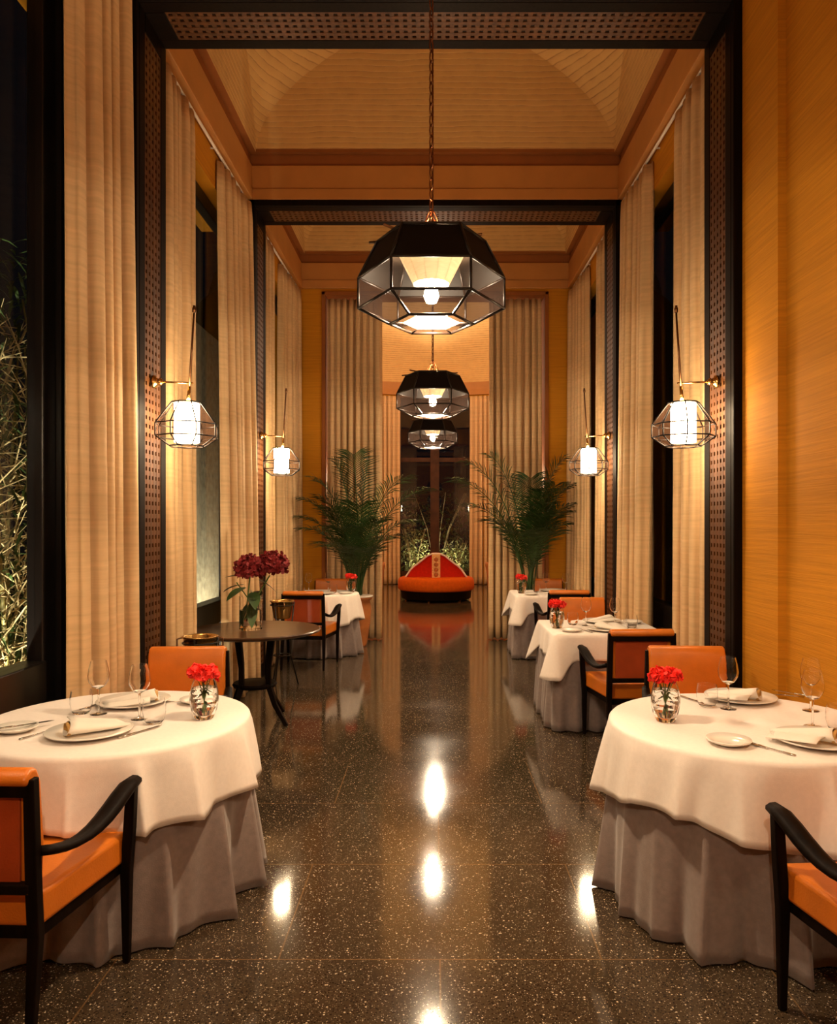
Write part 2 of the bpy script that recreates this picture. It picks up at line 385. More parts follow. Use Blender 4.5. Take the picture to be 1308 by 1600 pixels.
# portals: black frame and pierced lattice lining
PIT, BAR = .054, .029
def portal(y0, n):
    root = empty_struct('trim_%d' % n)
    mb = MB(); y1 = y0+PD; a, b = y0+.095, y1-.095
    for s in (-1, 1):
        for ya, yb in ((y0, a), (b, y1)):
            mb.box(min(s*OX, s*(HX+.01)), max(s*OX, s*(HX+.01)), ya, yb, 0, HZ)
        mb.box(min(s*OX, s*(HX+.01)), max(s*OX, s*(HX+.01)), a, b, 0, .14)
        mb.box(min(s*OX, s*(HX+.01)), max(s*OX, s*(HX+.01)), a, b, HZ-.12, HZ)
        mb.box(min(s*OX, s*(HX+.01)), max(s*OX, s*(HX+.01)), y0-.045, y0, 0, HZ+.06)      # front architrave
    mb.box(-HX, HX, y0, a, HZ, HZ+.06); mb.box(-HX, HX, b, y1, HZ, HZ+.06); mb.box(-HX, HX, y0-.045, y0, HZ, HZ+.10)
    mb.box(-HX, -OX+.12, a, b, HZ, HZ+.06); mb.box(OX-.12, HX, a, b, HZ, HZ+.06)
    mb.build('frame', 'black_wood', root, bevel=.006)
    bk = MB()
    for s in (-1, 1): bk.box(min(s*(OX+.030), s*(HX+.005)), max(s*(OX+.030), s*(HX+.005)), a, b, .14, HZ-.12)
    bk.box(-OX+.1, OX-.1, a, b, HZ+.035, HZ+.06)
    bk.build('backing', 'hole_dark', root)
    for s in (-1, 1):
        lt = MB(); xa, xb = sorted((s*(OX+.004), s*(OX+.013)))
        ny = 5; w0 = (b-a-ny*PIT)/2+BAR/2
        lt.box(xa, xb, a, a+w0, .14, HZ-.12); lt.box(xa, xb, b-w0, b, .14, HZ-.12)
        for k in range(1, ny):
            c = a+(b-a-ny*PIT)/2+k*PIT; lt.box(xa, xb, c-BAR/2, c+BAR/2, .14, HZ-.12)
        z = .14
        nz = int((HZ-.26)/PIT)
        for k in range(nz+1):
            z = .14+k*(HZ-.26)/nz; lt.box(xa+.001, xb-.001, a+w0-.004, b-w0+.004, max(.14, z-BAR/2), min(HZ-.12, z+BAR/2))
        lt.build('lattice', 'brown_wood', root)
    lt = MB(); za, zb = HZ+.004, HZ+.013; ny = 5; w0 = (b-a-ny*PIT)/2+BAR/2; X = OX-.12
    lt.box(-X, X, a, a+w0, za, zb); lt.box(-X, X, b-w0, b, za, zb)
    for k in range(1, ny):
        c = a+(b-a-ny*PIT)/2+k*PIT; lt.box(-X, X, c-BAR/2, c+BAR/2, za, zb)
    nx = int(2*X/PIT)
    for k in range(nx+1):
        x = -X+k*2*X/nx; lt.box(max(-X, x-BAR/2), min(X, x+BAR/2), a+w0-.004, b-w0+.004, za+.001, zb-.001)
    lt.build('lattice', 'brown_wood', root)
    # wall above the portal
    return root
for i, y in enumerate(PY):
    portal(y, i+1)
mb = MB()
for y in PY: mb.box(-HX, HX, y+.0, y+PD, HZ+.06, 5.45)
mb.build('wall_above_portals', 'cornice')['kind'] = 'structure'

# cornices and reed domes
def bay(y0, y1, n, hx=1.80):
    root = empty_struct('trim_%d' % n)
    def ring(xi, inset, z0, z1, m):
        mb = MB(); ya, yb = y0+inset, y1-inset
        o = .30
        mb.box(-xi-o, -xi, ya, yb, z0, z1); mb.box(xi, xi+o, ya, yb, z0, z1)
        mb.box(-xi-o, xi+o, y0-.001, ya, z0, z1); mb.box(-xi-o, xi+o, yb, y1+.001, z0, z1)
        return mb.build('moulding', m, root, bevel=.006)
    ring(1.835, .05, 4.87, 4.98, 'cornice'); ring(1.80+.045, .035, 4.98, 5.22, 'cornice'); ring(1.80+.07, .012, 5.22, 5.34, 'cornice_dark')
    cy = (y0+y1)/2; hy0 = (y1-y0)/2-.06
    H = 2.3; rows = []
    for i in range(25):
        h = H*math.sin(PI/2*i/24*.985); k = math.sqrt(max(0, 1-(h/H)**2))
        ax = hx*k+.0; ay = hy0*k
        c = min(.75*h*h, ax*.62); cyy = min(1.5*h*h, ay*.70)
        pts = []
        for sx, sy in ((1, 1), (-1, 1), (-1, -1), (1, -1)):
            p1 = (sx*ax, sy*(ay-cyy)); p2 = (sx*(ax-c), sy*ay)
            if sx*sy < 0: p1, p2 = p2, p1
            for q in range(7):
                tt = q/6; e = math.sin(PI*tt)*.10*min(c, cyy)
                x = p1[0]*(1-tt)+p2[0]*tt; y = p1[1]*(1-tt)+p2[1]*tt
                pts.append((x+sx*e, y+sy*e))
        rows.append([(x, cy+y, 5.34+h) for x, y in pts])
    d = MB(); d.grid(rows, True); d.add([(0, cy, 5.34+H)]+rows[-1], [(0, 1+i, 1+(i+1) % 28) for i in range(28)])
    o = d.build('ceiling', 'reed'); autosmooth(o, 14); o['kind'] = 'structure'
    lg = MB(); lg.box(-hx-.35, -hx+.0, y0, y1, 5.34, 5.37); lg.box(hx, hx+.35, y0, y1, 5.34, 5.37)
    lg.box(-hx, hx, y0, y0+.065, 5.34, 5.37); lg.box(-hx, hx, y1-.065, y1, 5.34, 5.37); lg.build('ledge', 'cornice_dark', root)
    return root
bay(PY[0]+PD, PY[1], 4); bay(PY[1]+PD, PY[2], 5); bay(PY[2]+PD, YE, 6)
MB().box(-2.3, 2.3, YB, PY[0], 5.0, 5.1).build('ceiling', 'reed')['kind'] = 'structure'

# windows: black steel frame, low rail, single panes
def window(n, side, ya, yb, rail=True):
    root = empty_struct('window_%d' % n); mb = MB(); x0, x1 = sorted((side*WX, side*(WX+.09)))
    W = .13
    mb.box(x0, x1, ya, ya+W, 0, 4.56); mb.box(x0, x1, yb-W, yb, 0, 4.56)
    mb.box(x0, x1, ya+W, yb-W, 4.42, 4.56); mb.box(x0, x1, ya+W, yb-W, 0, .12)
    mb.box(x0-.02, x1+.02, ya+W, yb-W, .68, .89)
    mb.build('window_frame', 'black_steel', root, bevel=.008)
    g = MB(); xm = (x0+x1)/2
    g.box(xm-.004, xm+.004, ya+W, yb-W, .12, .68); g.box(xm-.004, xm+.004, ya+W, yb-W, .89, 4.42)
    g.build('window_glass', 'pane', root)
E = .045
window(1, -1, PY[0]+PD+E, 4.08); window(2, -1, PY[1]+PD+E, PY[2]-E); window(3, 1, PY[1]+PD+E, PY[2]-E)
window(4, -1, PY[2]+PD+E, YE-.01); window(5, 1, PY[2]+PD+E, YE-.01)
# pier closing the near window
MB().box(-2.16, -WX+.03, 4.08, PY[1]-.04, 0, 4.55).build('wall_pier', 'black_steel')['kind'] = 'structure'

# round room beyond the opening
mb = MB(); rows = []
a0 = math.radians(-72); N = 48
def ang(k, n=N): return a0+(2*PI-2*(PI/2+a0) if False else 0)
arc = []
for k in range(N+1):
    t = -PI/2+math.radians(22)+(2*PI-math.radians(44))*k/N
    arc.append((RC.x+RR*math.cos(t), RC.y+RR*math.sin(t)))
def keep(p, q):
    mx, my = (p[0]+q[0])/2, (p[1]+q[1])/2
    return not (my > RC.y and abs(mx) < .95)
for i in range(N):
    p, q = arc[i], arc[i+1]
    z0 = 0 if keep(p, q) else 5.05
    mb.add([(p[0], p[1], z0), (q[0], q[1], z0), (q[0], q[1], 5.5), (p[0], p[1], 5.5)], [(0, 1, 2, 3)])
mb.box(-2.2, -1.6, YE+.3, YE+.95, 0, 5.5); mb.box(1.6, 2.2, YE+.3, YE+.95, 0, 5.5)
o = mb.build('wall_rotunda', 'ochre', solid=.08); o['kind'] = 'structure'
mb = MB(); inner = [(RC.x+(x-RC.x)*.965, RC.y+(y-RC.y)*.965) for x, y in arc]
def rib(z0, z1, k0, k1):
    rows = []
    pts = [[(RC.x+(x-RC.x)*kk, RC.y+(y-RC.y)*kk, z) for x, y in arc] for kk, z in ((.995, z0), (k0, z0), (k1, z1), (.995, z1))]
    return pts
mb.grid(rib(5.10, 5.24, .975, .965)); mb.grid(rib(5.24, 5.42, .965, .955))
mb.build('trim_rotunda', 'cornice')['kind'] = 'structure'
d = MB(); rows = []
for i in range(20):
    a = PI/2*i/19.5; rows.append([(RC.x+(RR*.96)*math.cos(a)*math.cos(t), RC.y+(RR*.96)*math.cos(a)*math.sin(t), 5.42+3.2*math.sin(a)) for t in [2*PI*k/64 for k in range(64)]])
d.grid(rows, True); o = d.build('ceiling', 'reed', smooth=True); o['kind'] = 'structure'
# tall dark far window
root = empty_struct('window_6'); mb = MB(); yf = RC.y+RR-.02
mb.box(-1.06, -.93, yf-.08, yf+.02, 0, 5.1); mb.box(.93, 1.06, yf-.08, yf+.02, 0, 5.1); mb.box(-.13, .11, yf-.08, yf+.02, 0, 5.1)
mb.box(-.93, .93, yf-.08, yf+.02, 4.98, 5.1); mb.box(-.93, .93, yf-.06, yf, 3.3, 3.42); mb.box(-.93, .93, yf-.08, yf+.02, 0, .35)
mb.build('window_frame', 'post_wood', root, bevel=.01)
g = MB(); g.box(-.93, .93, yf-.03, yf-.022, .35, 4.98); g.build('window_glass', 'pane', root)

# ------------------------------------------------------------------ curtains
def curtain(name, label, p0, p1, n, amp, z1=4.80, z0=.015, flare=.0, inward=(0, 0), group=None, gather=1.0, seed=1, anchor=1.0):
    rnd = random.Random(seed); p0, p1 = Vector(p0), Vector(p1); d = p1-p0; L = d.length; t = d.normalized(); nrm = Vector((-t.y, t.x))
    ph = [rnd.uniform(0, 6.28) for _ in range(4)]; K = n*16; R = 26; rows = []
    sg = 1 if nrm.dot(Vector((0, p0.y-.0))-p0 if abs(t.y) > .7 else Vector((0, -1))) > 0 else -1
    for j in range(R+1):
        v = j/R; z = z0+(z1-z0)*v; row = []
        g = gather+(1-gather)*(1-v)**1.2
        for k in range(K+1):
            u = k/K
            uu = anchor*(1-g)+u*g+.010*math.sin(u*9+ph[0]+v*1.3)
            x = u*n*2*PI+.8*math.sin(u*5+ph[1])+.22*math.sin(v*5+ph[2]+u*7)*(1-v)
            s = (2*abs(math.sin(x/2))**.8-1.0)*sg
            a = amp*1.55*(.72+.28*math.sin(u*11+ph[3]))*(.70+.40*(1-v))
            if v > .97: a *= .75
            off = a*s+flare*(1-v)**2
            q = p0+t*(L*uu+.35*amp*math.sin(2*x)*(1-.3*v))+nrm*off
            q = q+Vector(inward)*(1-v)
            row.append((q.x, q.y, z))
        rows.append(row)
    o = MB().grid(rows).build(name, 'curtain', smooth=True, solid=.006)
    return tag(o, label, 'curtain', group)
G = 'cream floor-length curtains'
curtain('curtain', 'tall cream curtain beside the bamboo window, nearest on the left', (-1.90, 3.90), (-1.87, 4.60), 5, .050, z1=5.2, inward=(.03, 0), group=G, seed=3)
curtain('curtain', 'cream curtain just behind the near left lattice pillar and its lantern', (-1.88, 5.17), (-1.90, 5.92), 5, .045, group=G, seed=5)
curtain('curtain', 'cream curtain behind the hydrangea vase, beside the next left pillar', (-1.90, 6.62), (-1.86, 7.56), 6, .045, inward=(.06, 0), group=G, seed=8)
curtain('curtain', 'cream curtain just behind the near right lattice pillar and its lantern', (1.88, 5.17), (1.90, 5.95), 5, .045, group=G, seed=11)
curtain('curtain', 'cream curtain on the right between the middle square table and the second pillar', (1.90, 6.66), (1.86, 7.56), 6, .045, inward=(-.04, 0), group=G, seed=12)
curtain('curtain', 'narrow cream curtain just past the far left pillar', (-1.88, 8.2), (-1.90, 8.85), 5, .045, group=G, seed=15)
curtain('curtain', 'cream curtain in the far left corner beside the orange end wall', (-1.90, 9.25), (-1.86, 10.38), 7, .045, group=G, seed=16)
curtain('curtain', 'narrow cream curtain just past the far right pillar', (1.88, 8.2), (1.90, 8.85), 5, .045, group=G, seed=18)
curtain('curtain', 'cream curtain in the far right corner beside the orange end wall', (1.90, 9.35), (1.86, 10.38), 7, .045, group=G, seed=19)
curtain('curtain', 'wide pleated cream curtain in the end opening, behind the left palm', (-1.50, YE+.10), (-.74, YE+.10), 8, .055, z1=4.76, group=G, seed=21, gather=1.0)
curtain('curtain', 'wide pleated cream curtain in the end opening, behind the right palm', (.74, YE+.10), (1.50, YE+.10), 8, .055, z1=4.76, group=G, seed=22)
yf = RC.y+RR
curtain('curtain', 'distant cream curtain left of the tall dark window behind the round sofa', (-2.0, yf-.42), (-.93, yf-.2), 9, .05, z1=5.06, group=G, seed=25)
curtain('curtain', 'distant cream curtain right of the tall dark window behind the round sofa', (.93, yf-.2), (2.0, yf-.42), 9, .05, z1=5.06, group=G, seed=26)
def rail(label, p0, p1):
    r = thing('curtain_rail', label, 'curtain rail', (0, 0, 0), group='curtain rails under the cornice')
    a, b = Vector(p0), Vector(p1); MB().tube([a, b], .013, 8).build('rod', 'white_metal', r, smooth=True)
    sx = 1 if a.x > 0 else -1
    m = a.lerp(b, .55); MB().tube([m, m+Vector((sx*.09, 0, 0))], .008, 8).build('bracket', 'white_metal', r, smooth=True)
rail('white curtain rail over the middle left window', (-1.90, 5.12, 4.835), (-1.88, 7.6, 4.835))
rail('white curtain rail over the middle right window', (1.90, 5.12, 4.835), (1.88, 7.6, 4.835))
rail('white curtain rail over the farthest left window', (-1.90, 8.12, 4.835), (-1.88, 10.42, 4.835))
rail('white curtain rail over the farthest right window', (1.90, 8.12, 4.835), (1.88, 10.42, 4.835))

# ------------------------------------------------------------------ lamps
def hexring(r, z, n=6, ph=0.0): return [Vector((r*math.cos(2*PI*k/n+ph), r*math.sin(2*PI*k/n+ph), z)) for k in range(n)]
def cage(mb, rings, rad=.004):
    n = len(rings[0])
    for R in rings:
        for k in range(n): mb.tube([R[k], R[(k+1) % n]], rad, 6)
    for A, B in zip(rings, rings[1:]):
        for k in range(n): mb.tube([A[k], B[k]], rad, 6)
def make_pendant(chain_len):
    # local origin = belt centre
    t = thing('pendant_lamp', cat='pendant lamp')
    r0, r1, r2, r3 = hexring(.215, .205), hexring(.29, .06), hexring(.29, -.06), hexring(.165, -.123)
    mb = MB(); cage(mb, [r0, r1, r2, r3], .0055)
    for a_, b_ in zip(r3, hexring(.115, -.118)): mb.tube([a_, b_], .003, 6)
    mb.build('wire_frame', 'wire', t, smooth=True)
    def skin(A, B, name, m):
        s = MB()
        for k in range(6): s.add([A[k], A[(k+1) % 6], B[(k+1) % 6], B[k]], [(0, 1, 2, 3)])
        return s.build(name, m, t)
    skin(hexring(.213, .203), hexring(.288, .062), 'upper_shade', 'pend_top')
    lid = MB(); lid.add(hexring(.213, .203)+hexring(.09, .215), [(k, (k+1) % 6, 6+(k+1) % 6, 6+k) for k in range(6)]); lid.build('top_plate', 'pend_top', t)
    skin(hexring(.288, .058), hexring(.288, -.058), 'belt_mesh', 'mesh_dense')
    skin(hexring(.288, -.062), hexring(.167, -.121), 'lower_mesh', 'mesh_dense')
    inn = MB(); A, B = hexring(.135, .16, 12, PI/12), hexring(.072, .035, 12, PI/12)
    for k in range(12):
        inn.add([A[k], A[(k+1) % 12], B[(k+1) % 12], B[k]], [(0, 1, 2, 3)])
    inn.build('inner_shade', 'pend_shade', t, solid=.002)
    df = MB(); Q = hexring(.115, -.118); df.add(Q, [tuple(range(6))])
    df.build('diffuser', 'diffuser', t)
    MB().tube([(-.25, .03, .212), (.20, -.03, .222)], .006, 6).build('crossbar', 'dark_brass', t, smooth=True)
    MB().tube([(-.18, -.12, .225), (.1, .17, .222)], .006, 6).build('crossbar', 'dark_brass', t, smooth=True)
    MB().tube([(0, 0, .215), (0, 0, .05)], .008, 8).build('lamp_holder', 'dark_brass', t, smooth=True)
    MB().lathe([(.001, -.042), (.02, -.037), (.030, -.012), (.024, .018), (.013, .033), (.013, .055)], 14).build('bulb', 'bulb', t, smooth=True)
    # chain: three short runs then one long run of links
    ch = MB()
    def links(a, b):
        a, b = Vector(a), Vector(b); L = (b-a).length; n = max(1, int(L/.042)); dr = (b-a).normalized()
        s1 = dr.orthogonal().normalized(); s2 = dr.cross(s1)
        for i in range(n):
            c = a+dr*(L*(i+.5)/n); s = s1 if i % 2 else s2; h = L/n*.62
            pts = [c+dr*h*math.cos(q)+s*.009*math.sin(q) for q in [2*PI*k/8 for k in range(9)]]
            ch.tube(pts, .0028, 4, cap=False)
    for k in range(3):
        a = 2*PI*k/3+.5; links((.07*math.cos(a), .07*math.sin(a), .215), (0, 0, .33))
    links((0, 0, .33), (0, 0, chain_len)); ch.build('chain', 'chain', t, smooth=True)
    point_light('glow', (0, 0, -.066), PENDANT_W, WARM2, .018, t)
    point_light('glow', (.02, .02, .135), PENDANT_W*1.15, WARM, .03, t)
    return t
pend = make_pendant(5.0)
GP = 'hexagonal cage pendants along the aisle'
place(pend, (-.015, 3.0, 2.52), 0, 'large black hexagonal cage pendant lamp nearest the camera', GP)
place(pend, (-.02, 6.1, 2.60), 0, 'hexagonal cage pendant lamp hanging directly beyond the nearest one', GP)
place(pend, (-.03, 9.0, 2.64), 0, 'smaller looking cage pendant lamp near the end opening, lowest in the row', GP)
place(pend, (-.03, 12.4, 3.00), 0, 'farthest pendant lamp, in the round room beyond the curtains', GP)
place(pend, (0, -.2, 2.60), 0, 'pendant lamp behind the viewpoint, over the entrance end', GP)

def make_sconce():
    # origin: wall mount, arm extends +X
    t = thing('wall_lantern', cat='wall lamp')
    MB().lathe([(.012, 0), (.042, .0), (.042, .012), (.028, .02), (.020, .035), (.026, .045), (.014, .06)], 20).build('wall_mount', 'brass', t, smooth=True)
    o = t.children[0] if t.children else kids(t)[0]; o.rotation_euler = (0, PI/2, 0)
    MB().tube([(.03, 0, 0), (.255, 0, -.008)], .006, 8).build('arm', 'brass', t, smooth=True)
    MB().tube([(.262, 0, .455), (.232, 0, -.03)], [.006, .008], 8).build('rod', 'dark_brass', t, smooth=True)
    MB().lathe([(.008, 0), (.013, .004), (.013, .03), (.009, .034), (.009, .045)], 10, (.262, 0, .445)).build('finial', 'dark_brass', t, smooth=True)
    MB().tube([(.232, 0, -.03), (.222, 0, -.14)], [.009, .015], 10).build('socket', 'brass', t, smooth=True)
    cx, cz = .215, -.275
    rg = [[v+Vector((cx, 0, cz)) for v in hexring(r, z, 8, PI/8+.2)] for r, z in ((.095, .14), (.198, .0), (.198, -.08), (.110, -.14))]
    mb = MB(); cage(mb, rg, .0045); mb.build('wire_frame', 'wire', t, smooth=True)
    s = MB()
    for A, B in zip(rg, rg[1:]):
        for k in range(8): s.add([A[k], A[(k+1) % 8], B[(k+1) % 8], B[k]], [(0, 1, 2, 3)])
    s.build('mesh_screen', 'mesh_thin', t)
    MB().lathe([(.078, -.115), (.078, .135)], 24, (cx, 0, cz)).build('inner_shade', 'lamp_white', t, smooth=False)
    return t
sc = make_sconce()
SZ = 2.52
GS = 'octagonal wall lanterns on the lattice pillars'
for y, nm in ((PY[1], 'near'), (PY[2], 'far'), (PY[0], 'behind')):
    for s in (-1, 1):
        sd = 'left' if s < 0 else 'right'
        lab = {'near': 'glowing wire lantern on the nearer %s lattice pillar, larger in view' % sd,
               'far': 'glowing wire lantern on the farther %s lattice pillar, smaller in view' % sd,
               'behind': 'wall lantern on the %s pillar beside the viewpoint' % sd}[nm]
        place(sc, (s*(OX-.004), y+.22, SZ if nm != 'far' else SZ+.01), 0 if s < 0 else PI, lab, GS)
for s in (-1, 1):
    place(sc, (s*1.60, YE+.62, SZ), 0 if s < 0 else PI, 'wall lantern behind the %s curtain of the end opening' % ('left' if s < 0 else 'right'), GS)

# ------------------------------------------------------------------ chairs
def make_chair():
    t = thing('armchair', cat='chair')
    # seat cushion (trapezoid)
    def quad(hb, hf, yb, yf, z0, z1, name, m, bev):
        v = [(-hb, yb), (hb, yb), (hf, yf), (-hf, yf)]
        return MB().prism(v, 'z', z0, z1).build(name, m, t, bevel=bev, seg=4)
    o = quad(.225, .290, -.22, .262, .365, .475, 'seat', 'leather', .018); autosmooth(o, 80)
    quad(.215, .272, -.21, .25, .325, .366, 'seat_frame', 'black_wood', .004)
    # backrest pad: front pad with a top roll leaning back
    prof = [(.0, .50), (.012, .62), (.0, .74), (-.008, .82), (-.028, .862), (-.062, .872), (-.090, .855), (-.098, .828), (-.075, .818), (-.055, .80), (-.048, .74), (-.046, .50)]
    pr = [(-.205+y, z) for y, z in prof]
    o = MB().prism(pr, 'x', -.225, .225).build('backrest', 'leather', t, bevel=.014, seg=4); autosmooth(o, 60)
    MB().box(-.185, .185, -.262, -.25, .515, .80).build('back_panel', 'leather_back', t, bevel=.004)
    MB().box(-.225, .225, -.285, -.252, .785, .828).build('back_rail', 'black_wood', t, bevel=.004)
    MB().box(-.225, .225, -.285, -.250, .495, .525).build('back_rail', 'black_wood', t, bevel=.004)
    for s in (-1, 1):
        MB().tube([(s*.222, -.268, .84), (s*.228, -.262, .50), (s*.230, -.255, .36), (s*.235, -.30, 0)], [.024, .026, .026, .017], 4, flat=(1, 1)).build('leg', 'black_wood', t, bevel=.004)
        MB().tube([(s*.314, .22, .655), (s*.306, .22, .50), (s*.292, .225, .34), (s*.288, .235, 0)], [.024, .026, .026, .017], 4).build('leg', 'black_wood', t, bevel=.004)
        arm = []
        for k in range(11):
            q = k/10; arm.append((s*(.240+.074*q**.8), -.25+.50*q, .615-.05*math.sin(PI*min(1, q*1.15))*1.0+.05*q**1.6))
        MB().tube(arm, [.020, .020, .021, .022, .024, .026, .028, .029, .029, .028, .022], 8, flat=(1.25, .75)).build('armrest', 'black_wood', t, smooth=True)
    return t
chair = make_chair()
GC = 'orange leather armchairs'
def put_chair(x, y, rz, label): place(chair, (x, y, 0), rz, label, GC)
put_chair(-1.425, 2.54, math.radians(-2), 'orange leather armchair in the bottom left corner, its back to the viewer')
put_chair(1.45, 2.28, math.radians(4), 'orange leather armchair cut off by the right edge, seat facing the round table')
put_chair(-1.47, 4.28, PI+math.radians(3), 'orange leather armchair behind the left round table, facing the viewer')
put_chair(1.50, 4.30, PI-math.radians(3), 'orange leather armchair behind the right round table, facing the viewer')
put_chair(1.44, 5.56, math.radians(2), 'armchair pulled up to the middle square table, its back to the viewer')
put_chair(1.48, 7.36, PI, 'armchair on the far side of the middle square table, facing the viewer')
put_chair(1.50, 8.72, math.radians(0), 'armchair on the near side of the farthest right table, back to the viewer')
put_chair(1.50, 10.02, PI, 'armchair on the far side of the farthest right table, by the palm')
put_chair(-1.44, 8.58, math.radians(-3), 'armchair on the near side of the farthest left table, back to the viewer')
put_chair(-1.40, 10.02, PI, 'armchair on the far side of the farthest left table, by the palm')

# ------------------------------------------------------------------ tables and cloths
TZ = .75
def fold(a, n, ph, rnd):
    x = n*a+ph[0]+1.1*math.sin(2*a+ph[1])+.6*math.sin(5*a+ph[2])
    rdg = 1-abs(math.sin(x/2))**.75
    return (1.75*rdg-.62)*(.72+.38*math.sin(3*a+ph[3])+.12*math.sin(7*a+ph[4]))
def round_cloth(name, R, drop, n, amp, flare, m, seed, hemwave=0.0, z=TZ, steps=12, zmin=None, tuck=0.0):
    rnd = random.Random(seed); ph = [rnd.uniform(0, 6.28) for _ in range(6)]; K = 360; rows = []
    for r in (.001, .25*R, .5*R, .75*R, .92*R, .975*R): rows.append([(r*math.cos(2*PI*k/K), r*math.sin(2*PI*k/K), z) for k in range(K)])
    rr = .018
    for q in (.35, .7, 1.0):
        a_ = PI/2*q; r = R-rr+rr*math.sin(a_)+.0; zz = z-rr*(1-math.cos(a_))
        rows.append([(r*math.cos(2*PI*k/K), r*math.sin(2*PI*k/K), zz) for k in range(K)])
    for j in range(1, steps+1):
        s = j/steps; row = []
        for k in range(K):
            a = 2*PI*k/K; f = fold(a, n, ph, rnd); 
            env = s**.85 if zmin is None else max(0, (s-.2)/.8)**1.0
            off = flare*s+amp*env*f+amp*.10*env*math.sin((2*n+1)*a+ph[3]+s*2)
            aa = a+.05*env*math.cos(n*a+ph[0]) / max(1, n/8)
            hem = drop*(1+hemwave*(math.sin(4*a+ph[4])*.8+.5*math.sin(3*a+ph[5])))
            zz = z-rr-(hem-rr)*s
            if zmin is not None: zz = max(zz, zmin)
            r = R+.004+max(-.07, off)
            row.append((r*math.cos(aa), r*math.sin(aa), zz))
        rows.append(row)
    o = MB(); o.grid(rows, True)
    return o
def clampx(o, x, rot):
    """turn the cloth and press it flat where it meets the wall or the window"""
    o.data.transform(Matrix.Rotation(rot, 4, 'Z'))
    lim = 1.900 if x > 0 else 2.015
    for v in o.data.vertices:
        if abs(x+v.co.x) > lim: v.co.x = math.copysign(lim, x)-x
def round_table(x, y, R, seed, name, lab, lab_g, lab_w, drop=.28):
    t = thing('round_table', lab, 'table', (x, y, 0), 0, 'round dining tables')
    MB().lathe([(R-.03, .70), (R-.02, .715), (R-.02, .738)], 40).build('tabletop', 'table_wood', t)
    MB().lathe([(.26, 0), (.26, .03), (.06, .06), (.045, .1), (.045, .68), (.12, .70)], 20).build('pedestal', 'black_wood', t)
    o = round_cloth('u', R-.01, .735, 15, .078, .030, None, seed, z=.743, steps=16, zmin=.006).build('undercloth', 'grey_cloth', smooth=True, solid=.003)
    clampx(o, x, 0); o.location = (x, y, 0); tag(o, lab_g, 'tablecloth', 'grey floor-length undercloths')
    o = round_cloth('w', R+.014, drop, 13, .044, .034, None, seed+50, hemwave=.11, z=.75, steps=10).build('tablecloth', 'white_cloth', smooth=True, solid=.002)
    clampx(o, x, .5*seed); o.location = (x, y, 0); tag(o, lab_w, 'tablecloth', 'white tablecloths')
LT, RT, L2 = (-1.395, 3.31), (1.33, 3.25), (-1.43, 9.45)
round_table(*LT, .555, 1, 'l', 'round table under cloths beside the bamboo window', 'grey floor-length undercloth on the left round table', 'white cloth draped over the left round table in front')
round_table(*RT, .555, 2, 'r', 'round table under cloths beside the plain ochre wall', 'grey floor-length undercloth on the right round table', 'white cloth draped over the right round table in front')
round_table(*L2, .46, 3, 'l2', 'round table under cloths near the left palm', 'dark undercloth of the farthest left table', 'white cloth on the farthest left table near the palm', drop=.34)

def sq_path(h, rc, K):
    """rounded square perimeter, returns (x, y, nx, ny, cornerness)"""
    out = []; side = 2*(h-rc); arcl = PI/2*rc; tot = 4*(side+arcl)
    for k in range(K):
        s = tot*k/K; q = int(s//(side+arcl)); s -= q*(side+arcl); A = q*PI/2
        if s < side: x, y, nx, ny = h, -h+rc+s, 1, 0; cdist = min(s, side-s)
        else:
            a = (s-side)/rc; x, y, nx, ny = h-rc+rc*math.cos(a), h-rc+rc*math.sin(a), math.cos(a), math.sin(a); cdist = 0
        c, sn = math.cos(A), math.sin(A)
        out.append((x*c-y*sn, x*sn+y*c, nx*c-ny*sn, nx*sn+ny*c, cdist, s))
    return out
def square_cloth(h, drop, corner, amp, seed, z, zmin=None, steps=10, flare=.02, nf=5):
    rnd = random.Random(seed); ph = [rnd.uniform(0, 6.28) for _ in range(6)]; K = 240
    P0 = sq_path(h, .03, K); rows = [[(x*f, y*f, z) for x, y, *_ in P0] for f in (.001, .4, .8, .985)]
    rows.append([(x+nx*.002, y+ny*.002, z-.012) for x, y, nx, ny, *_ in P0])
    for j in range(1, steps+1):
        s = j/steps; row = []
        for i, (x, y, nx, ny, cdst, ss) in enumerate(P0):
            cn = math.exp(-(cdst/.085)**2)
            u = 2*PI*i/K
            off = .004+flare*s+s*(corner*.55*cn)-s*.02*math.exp(-((cdst-.17)/.07)**2)*(1 if corner > 0 else 0)+amp*s**.8*(math.sin(nf*4*u+ph[0])+.5*math.sin(nf*2.6*u+ph[1]))
            zz = z-.012-(drop+corner*cn-.012)*s
            if zmin is not None: zz = max(zz, zmin)
            row.append((x+nx*off, y+ny*off, zz))
        rows.append(row)
    m = MB(); m.grid(rows, True); return m
def square_table(x, y, h, seed, lab, lab_g, lab_w):
    t = thing('square_table', lab, 'table', (x, y, 0), 0, 'square dining tables')
    MB().box(-h+.02, h-.02, -h+.02, h-.02, .70, .738).build('tabletop', 'table_wood', t)
    for a in (-1, 1):
        for b in (-1, 1): MB().box(a*(h-.08)-.025, a*(h-.08)+.025, b*(h-.08)-.025, b*(h-.08)+.025, 0, .70).build('leg', 'black_wood', t)
    o = square_cloth(h, .735, .0, .022, seed, .743, .006, 14, .03, 6).build('undercloth', 'grey_cloth', smooth=True, solid=.003); o.location = (x, y, 0)
    tag(o, lab_g, 'tablecloth', 'grey floor-length undercloths')
    o = square_cloth(h+.012, .20, .14, .006, seed+9, .75).build('tablecloth', 'white_cloth', smooth=True, solid=.002); o.location = (x, y, 0)
    tag(o, lab_w, 'tablecloth', 'white tablecloths')
R1, R2 = (1.365, 6.30), (1.40, 9.42)
